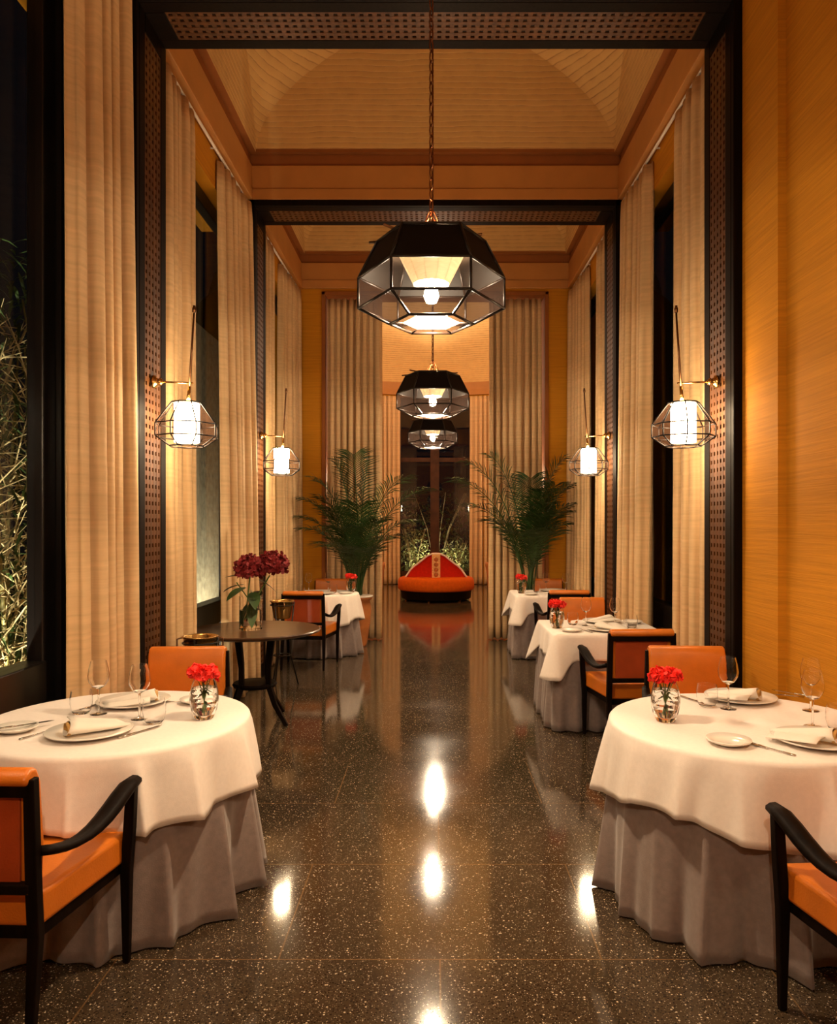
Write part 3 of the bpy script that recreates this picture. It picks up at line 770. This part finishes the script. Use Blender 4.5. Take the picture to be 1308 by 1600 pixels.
square_table(*R1, .44, 4, 'square table under cloths, middle of the right side', 'grey undercloth hanging to the floor on the middle right table', 'white cloth with pointed corners on the middle right square table')
square_table(*R2, .42, 5, 'square table under cloths near the right palm', 'grey undercloth of the farthest right table', 'white cloth with pointed corners on the farthest right table')

# ------------------------------------------------------------------ tableware
def make_plate(r, label=None):
    t = MB().lathe([(.001, .004), (r*.55, .002), (r*.62, .004), (r*.98, .018), (r, .021), (r*.985, .024), (r*.66, .011), (r*.6, .008), (.001, .008)], 48, cap=False).build('plate', 'porcelain', smooth=True)
    return tag(t, None, 'plate')
plate_big, plate_small = make_plate(.168), make_plate(.085)
def make_wine():
    prof = [(.001, 0), (.036, .0), (.036, .002), (.010, .006), (.0045, .014), (.004, .10), (.006, .112), (.026, .124), (.042, .148), (.046, .172), (.041, .205), (.033, .238),
            (.0320, .238), (.0400, .205), (.0448, .172), (.0408, .149), (.0245, .1265), (.001, .1185)]
    return tag(autosmooth(MB().lathe(prof, 32, cap=False).build('wine_glass', 'glass'), 35), None, 'wine glass')
def make_tumbler():
    prof = [(.001, 0), (.030, .0), (.040, .012), (.048, .045), (.048, .075), (.043, .103), (.0420, .103), (.0468, .075), (.0466, .045), (.038, .014), (.029, .007), (.001, .006)]
    return tag(autosmooth(MB().lathe(prof, 32, cap=False).build('tumbler', 'glass'), 35), None, 'tumbler')
wine, tumbler = make_wine(), make_tumbler()
def make_knife():
    t = thing('knife', cat='knife')
    MB().tube([(0, -.105, .004), (0, -.06, .0045), (0, -.005, .004)], [.0065, .0075, .005], 8, flat=(1, .55)).build('handle', 'steel', t, smooth=True)
    MB().prism([(-.006, -.005), (.006, -.005), (.010, .03), (.010, .08), (.0, .112), (-.006, .09)], 'z', .0035, .0052).build('blade', 'steel', t)
    return t
def make_fork():
    t = thing('fork', cat='fork')
    MB().tube([(0, -.10, .003), (0, -.05, .005), (0, .03, .006)], [.0075, .0045, .003], 8, flat=(1, .5)).build('handle', 'steel', t, smooth=True)
    h = MB().prism([(-.003, .028), (.003, .028), (.012, .048), (.012, .058), (-.012, .058), (-.012, .048)], 'z', .005, .007)
    for k in range(4): x = -.0105+k*.007; h.box(x-.0014, x+.0014, .056, .10, .005, .0068)
    h.build('tines', 'steel', t)
    return t
knife, fork = make_knife(), make_fork()
def make_napkin():
    """napkin rolled into a flattened cone: the wide end shows its gold lining"""
    t = thing('napkin', cat='napkin'); K = 28; rows = []
    for j in range(9):
        s = j/8; row = []
        for k in range(K):
            a = 2*PI*k/K; wx = .012+.038*s+.006*math.sin(3*s); hz = .006+.020*s
            row.append((wx*math.cos(a), -.15+.24*s+.012*s*math.sin(a)*(-1), .006+hz+hz*math.sin(a)*(.92 if math.sin(a) < 0 else 1)))
        rows.append(row)
    MB().grid(rows, True).build('roll', 'napkin', t, smooth=True, solid=.003)
    flap = [[(x*(1+.8*v)+.02, -.14+.2*v, .010+.018*v+.012*math.sin(3*x*9)*v) for x in [-.03+.015*i for i in range(9)]] for v in [i/6 for i in range(7)]]
    MB().grid(flap).build('flap', 'napkin', t, smooth=True, solid=.004)
    ring = [[(q*.047*math.cos(a), .093+dy, .028+q*.023*math.sin(a)) for a in [2*PI*k/K for k in range(K)]] for q, dy in ((1.04, -.012), (1.06, 0), (.93, .001), (.80, -.02), (.4, -.035), (.01, -.04))]
    MB().grid(ring, True).build('lining', 'gold_trim', t, smooth=True)
    return t
napkin = make_napkin()
def bloom(mb, c, r, n, rnd, size, flat=.8):
    for i in range(n):
        z = 1-1.5*(i+.5)/n; q = math.sqrt(max(0, 1-z*z)); a = i*2.399963+rnd.uniform(-.2, .2); k = rnd.uniform(.72, 1.05)
        d = Vector((q*math.cos(a), q*math.sin(a), z*flat)); p = c+d*r*k
        t1 = d.orthogonal().normalized(); t1.rotate(Matrix.Rotation(rnd.uniform(0, 6.28), 3, d)); t2 = d.cross(t1).normalized()
        up = (d*.55+t2*.9).normalized()
        s = size*rnd.uniform(.7, 1.25)
        pts = [p-t1*s*.25, p+t1*s*.25, p+t1*s*.55+up*s*.7+d*s*rnd.uniform(-.2, .3), p+up*s+d*s*.25, p-t1*s*.55+up*s*.7+d*s*rnd.uniform(-.2, .3)]
        mb.add(pts, [(0, 1, 2, 3, 4)])
def make_vase(m, name, seed):
    t = thing('flower_vase', cat='vase'); rnd = random.Random(seed)
    prof = [(.001, 0), (.034, 0), (.040, .004), (.055, .04), (.062, .08), (.061, .115), (.053, .15), (.045, .172), (.043, .172), (.050, .15), (.0575, .115), (.0585, .08), (.052, .045), (.036, .020), (.001, .018)]
    autosmooth(MB().lathe(prof, 32, cap=False).build('vase_glass', 'glass', t), 35)
    MB().lathe([(.001, .019), (.035, .021), (.0505, .045), (.0572, .08), (.0562, .115), (.0525, .135), (.001, .135)], 32, cap=False).build('water', 'water', t)
    st = MB(); heads = []
    for k in range(7):
        a = k*2*PI/7; rr = .028 if k else 0; hx, hy = rr*math.cos(a)*1.25, rr*math.sin(a)*1.25; hz = .195+rnd.uniform(-.006, .012)
        st.tube([(-hx*.25, -hy*.25, .03+rnd.uniform(0, .03)), (hx*.2, hy*.2, .11), (hx, hy, hz-.015)], .0022, 6); heads.append(Vector((hx, hy, hz)))
    st.build('stems', 'stem_green', t, smooth=True)
    lf = MB()
    for k in range(10):
        a = rnd.uniform(0, 6.28); z = rnd.uniform(.07, .14); d = Vector((math.cos(a), math.sin(a), -.6)); p = Vector((0, 0, z)); s = Vector((-math.sin(a), math.cos(a), 0))
        lf.add([p, p+d*.018+s*.006, p+d*.036, p+d*.018-s*.006], [(0, 1, 2, 3)])
    lf.build('leaves', 'leaf', t)
    for h in heads:
        b = MB(); bloom(b, h, .028, 60, rnd, .020); b.build('bloom', m, t)
    return t
vase = make_vase('red_petal', 'v', 4)
ZT = TZ+.0015
def T(px, py): p = P(px, py, .75); return (p.x, p.y, ZT)
def pw(p, k): return (p[0], p[1], ZT+k)
# left round table
a = 'on the left round table'
place(plate_big, (-1.40, 3.06, ZT), 0, 'large white plate %s, nearest the viewer, under a rolled napkin' % a, 'dinner plates')
place(plate_big, (-1.43, 3.58, ZT), 0, 'large white plate at the far side of the left round table', 'dinner plates')
place(plate_small, (-1.72, 3.10, ZT), 0, 'small bread plate with a butter knife at the left picture edge', 'bread plates')
place(plate_small, (-1.13, 3.60, ZT), 0, 'small bread plate right of the far plate %s' % a, 'bread plates')
place(napkin, (-1.39, 3.05, ZT+.008), math.radians(125), 'white napkin with gold lining on the nearest left plate', 'rolled napkins')
place(napkin, (-1.41, 3.57, ZT+.008), math.radians(-70), 'white napkin on the far plate of the left round table', 'rolled napkins')
place(wine, T(154, 1116), 0, 'wine glass in front of the cream curtain, leftmost %s' % a, 'wine glasses')
place(wine, T(218, 1124), 0, 'wine glass in the middle of the left round table, before the far plate', 'wine glasses')
place(tumbler, T(127, 1115), 0, 'low water tumbler left of the leftmost wine glass', 'water tumblers')
place(tumbler, T(241, 1130), 0, 'low water tumbler between wine glass and red flowers %s' % a, 'water tumblers')
place(vase, T(319, 1123), .4, 'rounded glass vase of bright red flowers %s' % a, 'vases of red flowers')
place(knife, pw((-1.70, 3.13), .016), math.radians(-50), 'butter knife lying across the bread plate at left edge', 'knives')
place(fork, T(66, 1147), math.radians(-25), 'fork left of the nearest left plate', 'forks')
place(knife, T(219, 1145), math.radians(-28), 'knife right of the nearest left plate', 'knives')
place(knife, T(152, 1102), math.radians(-20), 'knife left of the far plate %s' % a, 'knives')
place(fork, T(283, 1099), math.radians(-100), 'fork beside the far bread plate %s' % a, 'forks')
# right round table
a = 'on the right round table'
place(plate_big, (1.48, 3.66, ZT), 0, 'large white plate at the far side of the right round table', 'dinner plates')
place(plate_big, (1.49, 2.94, ZT), 0, 'large white plate at the right picture edge, nearest the viewer', 'dinner plates')
place(plate_small, (1.135, 2.92, ZT), 0, 'small bread plate near the front rim of the right round table', 'bread plates')
place(napkin, (1.47, 3.65, ZT+.008), math.radians(-120), 'white napkin with gold lining on the far right plate', 'rolled napkins')
place(napkin, (1.47, 2.95, ZT+.008), math.radians(-130), 'white napkin with gold lining at the right picture edge', 'rolled napkins')
place(wine, T(1138, 1108), 0, 'wine glass before the far plate %s' % a, 'wine glasses')
place(wine, T(1267, 1111), 0, 'wine glass at the right, taller of two overlapping near the ochre wall', 'wine glasses')
place(wine, T(1270, 1136), 0, 'wine glass at the right, lower and in front of the other overlapping one', 'wine glasses')
place(tumbler, T(1105, 1104), 0, 'low water tumbler between red flowers and wine glass %s' % a, 'water tumblers')
place(tumbler, T(1310, 1141), 0, 'low water tumbler cut by the right picture edge', 'water tumblers')
place(vase, T(1040, 1127), 1.4, 'rounded glass vase of bright red flowers %s' % a, 'vases of red flowers')
place(knife, T(1165, 1160), math.radians(25), 'knife beside the front bread plate %s' % a, 'knives')
place(fork, T(1203, 1172), math.radians(35), 'fork between the bread plate and the nearest plate on the right table', 'forks')
place(knife, T(1076, 1093), math.radians(20), 'knife left of the far plate %s' % a, 'knives')
place(fork, T(1222, 1088), math.radians(70), 'fork right of the far plate %s' % a, 'forks')
place(knife, T(1240, 1085), math.radians(40), 'knife right of the far plate, by the ochre wall', 'knives')
# middle right table
a = 'on the middle right square table'
place(vase, (1.00, 6.20, ZT), .9, 'glass vase of darker red flowers %s' % a, 'vases of red flowers')
place(wine, (1.27, 6.36, ZT), 0, 'wine glass nearer the aisle %s' % a, 'wine glasses')
place(wine, (1.50, 6.30, ZT), 0, 'wine glass farther right %s' % a, 'wine glasses')
place(tumbler, (1.17, 6.42, ZT), 0, 'water tumbler beside the flowers %s' % a, 'water tumblers')
place(tumbler, (1.62, 6.22, ZT), 0, 'water tumbler at the curtain side of the middle right table', 'water tumblers')
place(plate_big, (1.45, 6.56, ZT), 0, 'large plate with a folded napkin, far side of the middle square table', 'dinner plates')
place(plate_big, (1.38, 6.06, ZT), 0, 'large plate partly behind the chair back %s' % a, 'dinner plates')
place(plate_small, (1.08, 6.00, ZT), 0, 'bread plate at the aisle corner of the middle square table', 'bread plates')
place(plate_small, (1.70, 6.50, ZT), 0, 'bread plate at the curtain corner of the middle square table', 'bread plates')
place(napkin, (1.45, 6.56, ZT+.008), -1.2, 'white napkin %s, far setting' % a, 'rolled napkins')
place(napkin, (1.38, 6.06, ZT+.008), .6, 'white napkin %s, near setting' % a, 'rolled napkins')
place(knife, (1.20, 6.02, ZT), .3, 'knife %s' % a, 'knives')
# farthest right table
a = 'on the farthest right table'
place(vase, (1.07, 9.36, ZT), .2, 'small looking vase of red flowers %s' % a, 'vases of red flowers')
place(wine, (1.41, 9.60, ZT), 0, 'wine glass in front of the farthest right chair back', 'wine glasses')
place(wine, (1.64, 9.50, ZT), 0, 'wine glass before the far right corner curtain %s' % a, 'wine glasses')
place(tumbler, (1.28, 9.52, ZT), 0, 'water tumbler beside the flowers %s' % a, 'water tumblers')
place(plate_big, (1.50, 9.66, ZT), 0, 'large plate at the far side of the farthest right table', 'dinner plates')
place(plate_small, (1.16, 9.14, ZT), 0, 'bread plate at the near corner of the farthest right table', 'bread plates')
# farthest left table
a = 'on the farthest left table'
place(vase, (-1.06, 9.52, ZT), .7, 'small looking vase of red flowers %s' % a, 'vases of red flowers')
place(wine, (-1.60, 9.56, ZT), 0, 'wine glass at the curtain side of the farthest left table', 'wine glasses')
place(wine, (-1.36, 9.60, ZT), 0, 'wine glass in front of the farthest left chair back', 'wine glasses')
place(tumbler, (-1.68, 9.46, ZT), 0, 'water tumbler left of both wine glasses %s' % a, 'water tumblers')
place(tumbler, (-1.27, 9.42, ZT), 0, 'water tumbler next to the red flowers %s' % a, 'water tumblers')
place(plate_big, (-1.40, 9.24, ZT), 0, 'large plate at the near side of the farthest left table', 'dinner plates')
place(plate_small, (-1.10, 9.28, ZT), 0, 'bread plate near the aisle rim of the farthest left table', 'bread plates')

# ------------------------------------------------------------------ dark wooden round table with hydrangeas
WT = (-1.475, 6.18)
t = thing('side_table', 'dark round wooden table carrying the hydrangea vase', 'table', (*WT, 0))
o = MB().lathe([(.001, .715), (.49, .715), (.525, .728), (.535, .742), (.525, .75), (.001, .75)], 64, cap=False).build('tabletop', 'table_wood', t); autosmooth(o, 30)
MB().lathe([(.20, .69), (.22, .715)], 24).build('apron', 'black_wood', t)
MB().lathe([(.03, .27), (.17, .28), (.18, .30), (.17, .315), (.03, .325)], 24).build('lower_hub', 'black_wood', t, smooth=False)
for k in range(4):
    a = PI/4+.25+k*PI/2; c, s = math.cos(a), math.sin(a)
    MB().tube([(c*.19, s*.19, .70), (c*.15, s*.15, .45), (c*.15, s*.15, .30), (c*.22, s*.22, .15), (c*.34, s*.34, 0)], [.035, .028, .030, .027, .022], 4).build('leg', 'black_wood', t, bevel=.004)
t = thing('hydrangea_vase', 'clear cylinder vase holding two dark red hydrangeas and leaves', 'vase', (-1.50, 6.14, .7505))
MB().lathe([(.001, 0), (.088, 0), (.092, .004), (.092, .27), (.088, .27), (.088, .022), (.001, .02)], 36, cap=False).build('vase_glass', 'glass', t, smooth=False); autosmooth(kids(t)[0], 40)
MB().lathe([(.001, .0215), (.0872, .0225), (.0872, .16), (.001, .16)], 36, cap=False).build('water', 'water', t)
rnd = random.Random(9)
H1, H2 = Vector((.03, -.03, .50)), Vector((.20, .04, .52))
H1 = Vector((-.0, -.02, .49)); H2 = Vector((.165, .05, .515))
for h, r in ((H1, .125), (H2, .130)):
    b = MB(); bloom(b, h, r*.88, 420, rnd, .032, .92); bloom(b, h, r*.72, 160, rnd, .034, .9); b.build('bloom', 'dark_petal', t)
st = MB()
st.tube([(-.05, .0, .03), (-.03, 0, .2), H1-Vector((0, 0, .06))], .006, 8); st.tube([(-.06, .02, .04), (.04, .02, .25), H2-Vector((.02, 0, .08))], .006, 8)
st.tube([(.05, -.03, .03), (-.02, 0, .25), (-.12, .02, .38)], .005, 8); st.build('stems', 'stem_green', t, smooth=True)
def leaf(mb, base, d, L, W, droop=.3, n=6):
    d = Vector(d).normalized(); s = d.cross(Vector((0, 0, 1))).normalized(); base = Vector(base); rows = []
    for i in range(n+1):
        q = i/n; p = base+d*L*q-Vector((0, 0, droop*L*q*q)); w_ = W*math.sin(PI*min(1, q*.93+.07))**.8
        rows.append([p-s*w_+Vector((0, 0, w_*.25)), p, p+s*w_+Vector((0, 0, w_*.25))])
    mb.grid(rows)
for b_, d_, L_, W_ in (((-.03, -.03, .34), (-.6, -.7, -.2), .19, .060), ((.02, 0, .30), (.3, -.8, -.5), .16, .05), ((-.05, 0, .42), (-1, 0, .3), .17, .035), ((-.06, .02, .36), (-1, .3, -.05), .20, .03),
                       ((.02, -.03, .22), (.1, -.5, -.9), .17, .045), ((-.03, .0, .2), (-.3, -.3, -.9), .16, .04), ((.06, .02, .40), (.8, .2, -.35), .16, .03), ((.0, .05, .3), (.2, .8, 0), .15, .05)):
    lf = MB(); leaf(lf, b_, d_, L_, W_); lf.build('leaf', 'leaf', t, smooth=True)

# ice bucket stands
def make_bucket():
    t = thing('ice_bucket_stand', cat='ice bucket')
    MB().lathe([(.001, .665), (.075, .665), (.085, .68), (.108, .83), (.122, .838), (.122, .844), (.112, .846), (.103, .836), (.08, .69), (.001, .682)], 36, cap=False).build('bucket', 'brass', t, smooth=True)
    mb = MB(); R = 24
    for rr, z in ((.115, .80), (.085, .30)):
        pts = [(rr*math.cos(2*PI*k/R), rr*math.sin(2*PI*k/R), z) for k in range(R+1)]; mb.tube(pts, .006, 6, cap=False)
    mb.build('ring', 'black_steel', t, smooth=True)
    for k in range(3):
        a = 2*PI*k/3+.3; c, s = math.cos(a), math.sin(a)
        MB().tube([(c*.118, s*.118, .83), (c*.085, s*.085, .5), (c*.085, s*.085, .3), (c*.16, s*.16, 0)], .008, 8).build('leg', 'black_steel', t, smooth=True)
    for s in (-1, 1):
        MB().tube([(s*.116, 0, .835), (s*.150, 0, .825), (s*.150, 0, .775), (s*.106, 0, .765)], .006, 6).build('handle', 'dark_brass', t, smooth=True)
    return t
bk = make_bucket()
place(bk, (-1.60, 5.14, 0), .2, 'brass bowl on a dark stand in front of the dark round table', 'brass buckets on stands')
place(bk, (-1.53, 7.55, 0), 1.9, 'brass bucket with handles on a stand beyond the dark round table', 'brass buckets on stands')

# ------------------------------------------------------------------ palms
def make_palm(label, loc, seed, tips):
    rnd = random.Random(seed); t = thing('potted_palm', label, 'potted palm', loc, 0, 'areca palms in terracotta pots')
    o = MB().lathe([(.001, .0), (.12, 0), (.125, .02), (.17, .30), (.185, .50), (.165, .60), (.20, .625), (.205, .66), (.19, .665), (.175, .62), (.001, .60)], 36, cap=False).build('pot', 'terracotta', t, smooth=True)
    MB().lathe([(.185, .648), (.207, .650), (.207, .668), (.185, .670)], 36).build('pot_rim', 'porcelain', t, smooth=True)
    MB().lathe([(.001, .62), (.17, .62)], 24, cap=False).build('soil', 'ground', t)
    for i, (dx, dy, hz, kind) in enumerate(tips):
        base = Vector((rnd.uniform(-.06, .06), rnd.uniform(-.06, .06), .62)); tip = Vector((dx, dy, hz))
        mid = Vector((dx*.28, dy*.28, .62+(hz-.62)*.72+.18+.10*abs(dx)))
        pts = []
        for k in range(17):
            q = k/16; pts.append(base*(1-q)**2+mid*2*q*(1-q)+tip*q*q)
        mb = MB(); mb.tube(pts, [.009*(1-q/16)+.0025 for q in range(17)], 5)
        n = 34
        for j in range(n):
            q = .28+.72*j/(n-1); f = q*16; a = int(min(15, f)); u = f-a; p = pts[a].lerp(pts[a+1], u); tg = (pts[a+1]-pts[a]).normalized()
            sd = tg.cross(Vector((0, 0, 1)))
            if sd.length < .05: sd = Vector((1, 0, 0))
            sd.normalize(); nm_ = sd.cross(tg)
            L = .40*math.sin(PI*min(1, (q-.2)*1.08))**.55*rnd.uniform(.85, 1.1)+.05
            for s in (-1, 1):
                d = (sd*s*.78+tg*.62+nm_*rnd.uniform(.05, .3)).normalized(); wd = tg*.0085
                a0_ = p; a1 = p+d*L*.45-Vector((0, 0, L*.05)); a2 = p+d*L-Vector((0, 0, L*(.22+.15*rnd.random())))
                mb.add([a0_-wd*.5, a1-wd, a2, a1+wd, a0_+wd*.5], [(0, 1, 3, 4), (1, 2, 3)])
        mb.build('frond', 'palm', t)
    return t
tipsL = [(-.68, -.25, 1.93, 0), (-.55, .05, 2.2, 0), (-.28, -.1, 2.42, 0), (-.02, -.25, 2.5, 0), (.15, .0, 2.40, 0), (.88, -.35, 2.05, 0), (.60, -.30, 2.2, 0), (.72, -.2, 1.65, 0), (-.62, -.35, 1.55, 0), (-.75, -.1, 1.70, 0),
         (.50, -.40, 1.45, 0), (-.35, -.45, 1.35, 0), (.15, -.5, 1.3, 0), (.05, -.35, 1.85, 0), (-.30, -.35, 1.8, 0), (.28, -.2, 1.65, 0), (-.15, -.45, 1.55, 0), (-.45, -.2, 1.95, 0)]
make_palm('bushy potted palm left of the aisle, behind the farthest left table', (-1.03, 9.99, 0), 3, tipsL)
tipsR = [(-.95, -.3, 2.18, 0), (-.80, -.1, 2.42, 0), (-.50, -.1, 2.50, 0), (-.75, -.3, 1.85, 0), (-.50, -.35, 1.65, 0), (.42, -.15, 2.45, 0), (.30, -.3, 2.1, 0), (.45, -.35, 1.85, 0), (.42, -.2, 1.6, 0), (.15, -.3, 2.0, 0),
         (.25, -.4, 1.5, 0), (.10, -.35, 1.7, 0), (.48, -.3, 2.1, 0), (.35, -.35, 1.75, 0), (.0, -.2, 2.2, 0), (-.15, -.35, 1.5, 0), (.2, -.25, 1.85, 0)]
make_palm('potted palm right of the aisle, dense on its right side', (1.24, 10.0, 0), 5, tipsR)

# ------------------------------------------------------------------ round sofa
SX, SY = 0.02, 16.15
t = thing('round_sofa', 'round orange and red velvet sofa in the centre of the far room', 'sofa', (SX, SY, 0))
MB().lathe([(.70, .03), (.74, .05), (.76, .22), (.70, .24)], 64).build('base', 'black_wood', t, smooth=False)
for k in range(6):
    a = k*PI/3+.3; MB().lathe([(.02, 0), (.028, .035)], 12, (.66*math.cos(a), .66*math.sin(a), 0)).build('foot', 'brass', t)
o = MB().lathe([(.001, .22), (.78, .22), (.81, .25), (.815, .33), (.81, .42), (.78, .475), (.72, .495), (.001, .50)], 72, cap=False).build('seat', 'velvet_orange', t, smooth=True)
BP = [(0, .53), (.08, .525), (.18, .485), (.30, .385), (.38, .32), (.46, .265), (.54, .185), (.61, .08), (.66, .01)]
def bell(x):
    x = abs(x)
    for (a, p), (b, q) in zip(BP, BP[1:]):
        if x <= b: return .47+p+(q-p)*(x-a)/(b-a)
    return .475
xs = [-.655+1.31*i/48 for i in range(49)]
rows = []
for j, (dy, sc_) in enumerate(((-.16, .90), (-.19, .97), (-.12, 1.0), (.12, 1.0), (.19, .97), (.16, .90))):
    rows.append([(x, dy*(1+.5*(1-abs(x)/.66)), .47+(bell(x)-.47)*sc_) for x in xs])
m = MB()
n = len(xs)
front = [[(x, -.17*(1+.6*(1-abs(x)/.66)), .40) for x in xs]]+rows+[[(x, .17*(1+.6*(1-abs(x)/.66)), .40) for x in xs]]
m.grid(front); m.build('backrest', 'velvet_red', t, smooth=True)
MB().tube([(x, -.205*(1+.5*(1-abs(x)/.66)), bell(x)-.004) for x in xs], .020, 8).build('piping', 'porcelain', t, smooth=True)
m = MB(); m.grid([[(x, -.245*(1+.4*(1-abs(x)/.66))-.05, z) for x in (-.085, -.04, .04, .085)] for z in (.48, .60, .75, .88, .955)]+[[(x, -.18, .985) for x in (-.085, -.04, .04, .085)]])
st_ = m.build('embroidered_panel', 'gold_fabric', t, solid=.03)
for i in range(4):
    MB().lathe([(.001, .012), (.03, .01), (.045, 0)], 20).build('medallion', 'terracotta', st_, smooth=True).location = (0, 0, 0)
    k = kids(st_)[-1]
for i, k in enumerate(kids(st_)):
    k.rotation_euler = (PI/2, 0, 0); k.location = (0, -.405, .56+.105*i)

# pots beyond the opening
for s in (-1, 1):
    o = MB().lathe([(.001, 0), (.12, 0), (.16, .3), (.19, .55), (.21, .60), (.21, .65), (.18, .65), (.16, .58), (.001, .56)], 28, cap=False).build('terracotta_pot', 'terracotta', smooth=True)
    o.scale = (1, 1, 1.35); o.location = (s*1.17, 14.5, 0); tag(o, 'terracotta pot beside the %s curtain edge in the far room' % ('left' if s < 0 else 'right'), 'pot', 'pots in the round room')

# ------------------------------------------------------------------ garden outside
MB().box(-14, -2.36, -3, 30, -.3, -.05).build('ground', 'ground')['kind'] = 'structure'
MB().box(2.36, 12, -3, 30, -.3, -.05).build('ground', 'ground')['kind'] = 'structure'
MB().box(-8, 8, RC.y+RR+.35, 32, -.4, -.13).build('ground', 'ground')['kind'] = 'structure'
MB().box(-3.25, -2.95, 6.9, 11.5, 0, 4.1).build('wall_garden', 'stone')['kind'] = 'structure'
MB().box(-4.2, -3.9, 4.0, 6.7, 0, 5.9).build('wall_garden', 'stone')['kind'] = 'structure'
def bamboo(label, cx, cy, sx, sy, h, seed, n=26, nt=260):
    rnd = random.Random(seed); t = thing('bamboo', label, 'bamboo plant', (cx, cy, 0), 0, 'garden plants outside the windows')
    mb = MB()
    for i in range(n):
        x, y = rnd.uniform(-sx, sx), rnd.uniform(-sy, sy); lx, ly = rnd.uniform(-.35, .35), rnd.uniform(-.35, .35); hh = h*rnd.uniform(.6, 1)
        mb.tube([(x, y, -.05), (x+lx*.4, y+ly*.4, hh*.5), (x+lx, y+ly, hh)], [.018, .014, .006], 6)
    mb.build('canes', 'bamboo_green', t, smooth=True)
    mb = MB()
    for i in range(nt):
        z = h*rnd.random()**1.3*.85; p = Vector((rnd.uniform(-sx, sx), rnd.uniform(-sy, sy), z)); d = Vector((rnd.uniform(-1, 1), rnd.uniform(-1, 1), rnd.uniform(-.3, 1.2))).normalized()
        L = rnd.uniform(.15, .5); mb.tube([p, p+d*L*.5+Vector((0, 0, .02)), p+d*L], [.005, .004, .0015], 4)
    mb.build('twigs', 'straw', t)
    mb = MB()
    for i in range(int(nt*1.3)):
        z = h*(.15+.85*rnd.random()); p = Vector((rnd.uniform(-sx, sx)*1.1, rnd.uniform(-sy, sy)*1.1, z)); leaf(mb, p, (rnd.uniform(-1, 1), rnd.uniform(-1, 1), rnd.uniform(-.5, .5)), rnd.uniform(.10, .2), .012, .5, 3)
    o = mb.build('foliage', 'leaf', t); o['kind'] = 'stuff'
    return t
bamboo('tangle of pale bamboo lit from below outside the near left window', -2.85, 4.9, .30, .75, 3.4, 2, 22, 1100)
def shrub(label, x, y, r, h, seed, n=700, m='leaf'):
    rnd = random.Random(seed); t = thing('shrub', label, 'shrub', (x, y, -.13), 0, 'garden plants outside the windows')
    mb = MB()
    for k in range(7):
        a = rnd.uniform(0, 6.28); mb.tube([(0, 0, 0), (.3*r*math.cos(a), .3*r*math.sin(a), h*.5), (.7*r*math.cos(a), .7*r*math.sin(a), h*.85)], [.02, .012, .005], 5)
    mb.build('stems', 'straw', t)
    mb = MB()
    for i in range(n):
        a = rnd.uniform(0, 6.28); q = rnd.random()**.5*r; p = (q*math.cos(a), q*math.sin(a), h*(.12+.88*rnd.random()*(1-.4*q/r)))
        leaf(mb, p, (rnd.uniform(-1, 1), rnd.uniform(-1, 1), rnd.uniform(-.4, .8)), rnd.uniform(.09, .2), .025, .4, 2)
    o = mb.build('foliage', m, t); o['kind'] = 'stuff'
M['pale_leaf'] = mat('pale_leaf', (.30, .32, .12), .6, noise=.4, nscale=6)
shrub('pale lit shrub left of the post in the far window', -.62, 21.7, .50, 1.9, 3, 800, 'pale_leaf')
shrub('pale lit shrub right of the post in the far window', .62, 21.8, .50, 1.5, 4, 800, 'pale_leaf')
shrub('dark leafy shrub deeper behind the far window', .05, 24.0, 1.4, 3.2, 5, 1300)

# ------------------------------------------------------------------ garden lights, and fill lights added for the round room and front tables
spot_light('garden_spot', (-2.55, 3.6, .05), (-2.95, 5.0, 1.3), 320, 110, (1, .88, .66))
spot_light('garden_spot', (0, 20.95, .1), (0, 22.3, 1.0), 120, 120, (1, .88, .62))
spot_light('garden_spot', (-2.28, 9.5, .1), (-2.95, 9.9, 1.9), 170, 110, (1, .88, .66))
for k in range(6):
    a_ = 2*PI*(k+.5)/6; cx_, cy_ = RC.x+4.35*math.cos(a_), RC.y+4.35*math.sin(a_)
    spot_light('dome_fill_light', (cx_, cy_, 5.45), (RC.x, RC.y, 7.6), 190, 140, WARM2, .1)  # uplights without lamp bodies, added to brighten the rotunda dome
for k in range(6):  # extra lanterns out of view, added because the round room was too dim
    a_ = math.radians((20, 55, 125, 160, 0, 180)[k]); place(sc, (RC.x+(RR-.12)*math.cos(a_), RC.y+(RR-.12)*math.sin(a_), SZ), a_+PI, 'unseen lantern added to brighten the round room, ' + ('on the right, deeper in', 'on the far right, beside the distant right curtain', 'on the far left, beside the distant left curtain', 'on the left, deeper in', 'at the right side wall', 'at the left side wall')[k], GS)
for s in (-1, 1):
    spot_light('table_fill_spot', (s*.9, 2.6, 6.4), (s*1.35, 3.2, .75), SPOT_W, 34, WARM2, .05)  # unseen downlights, added to brighten the cloths on the front tables
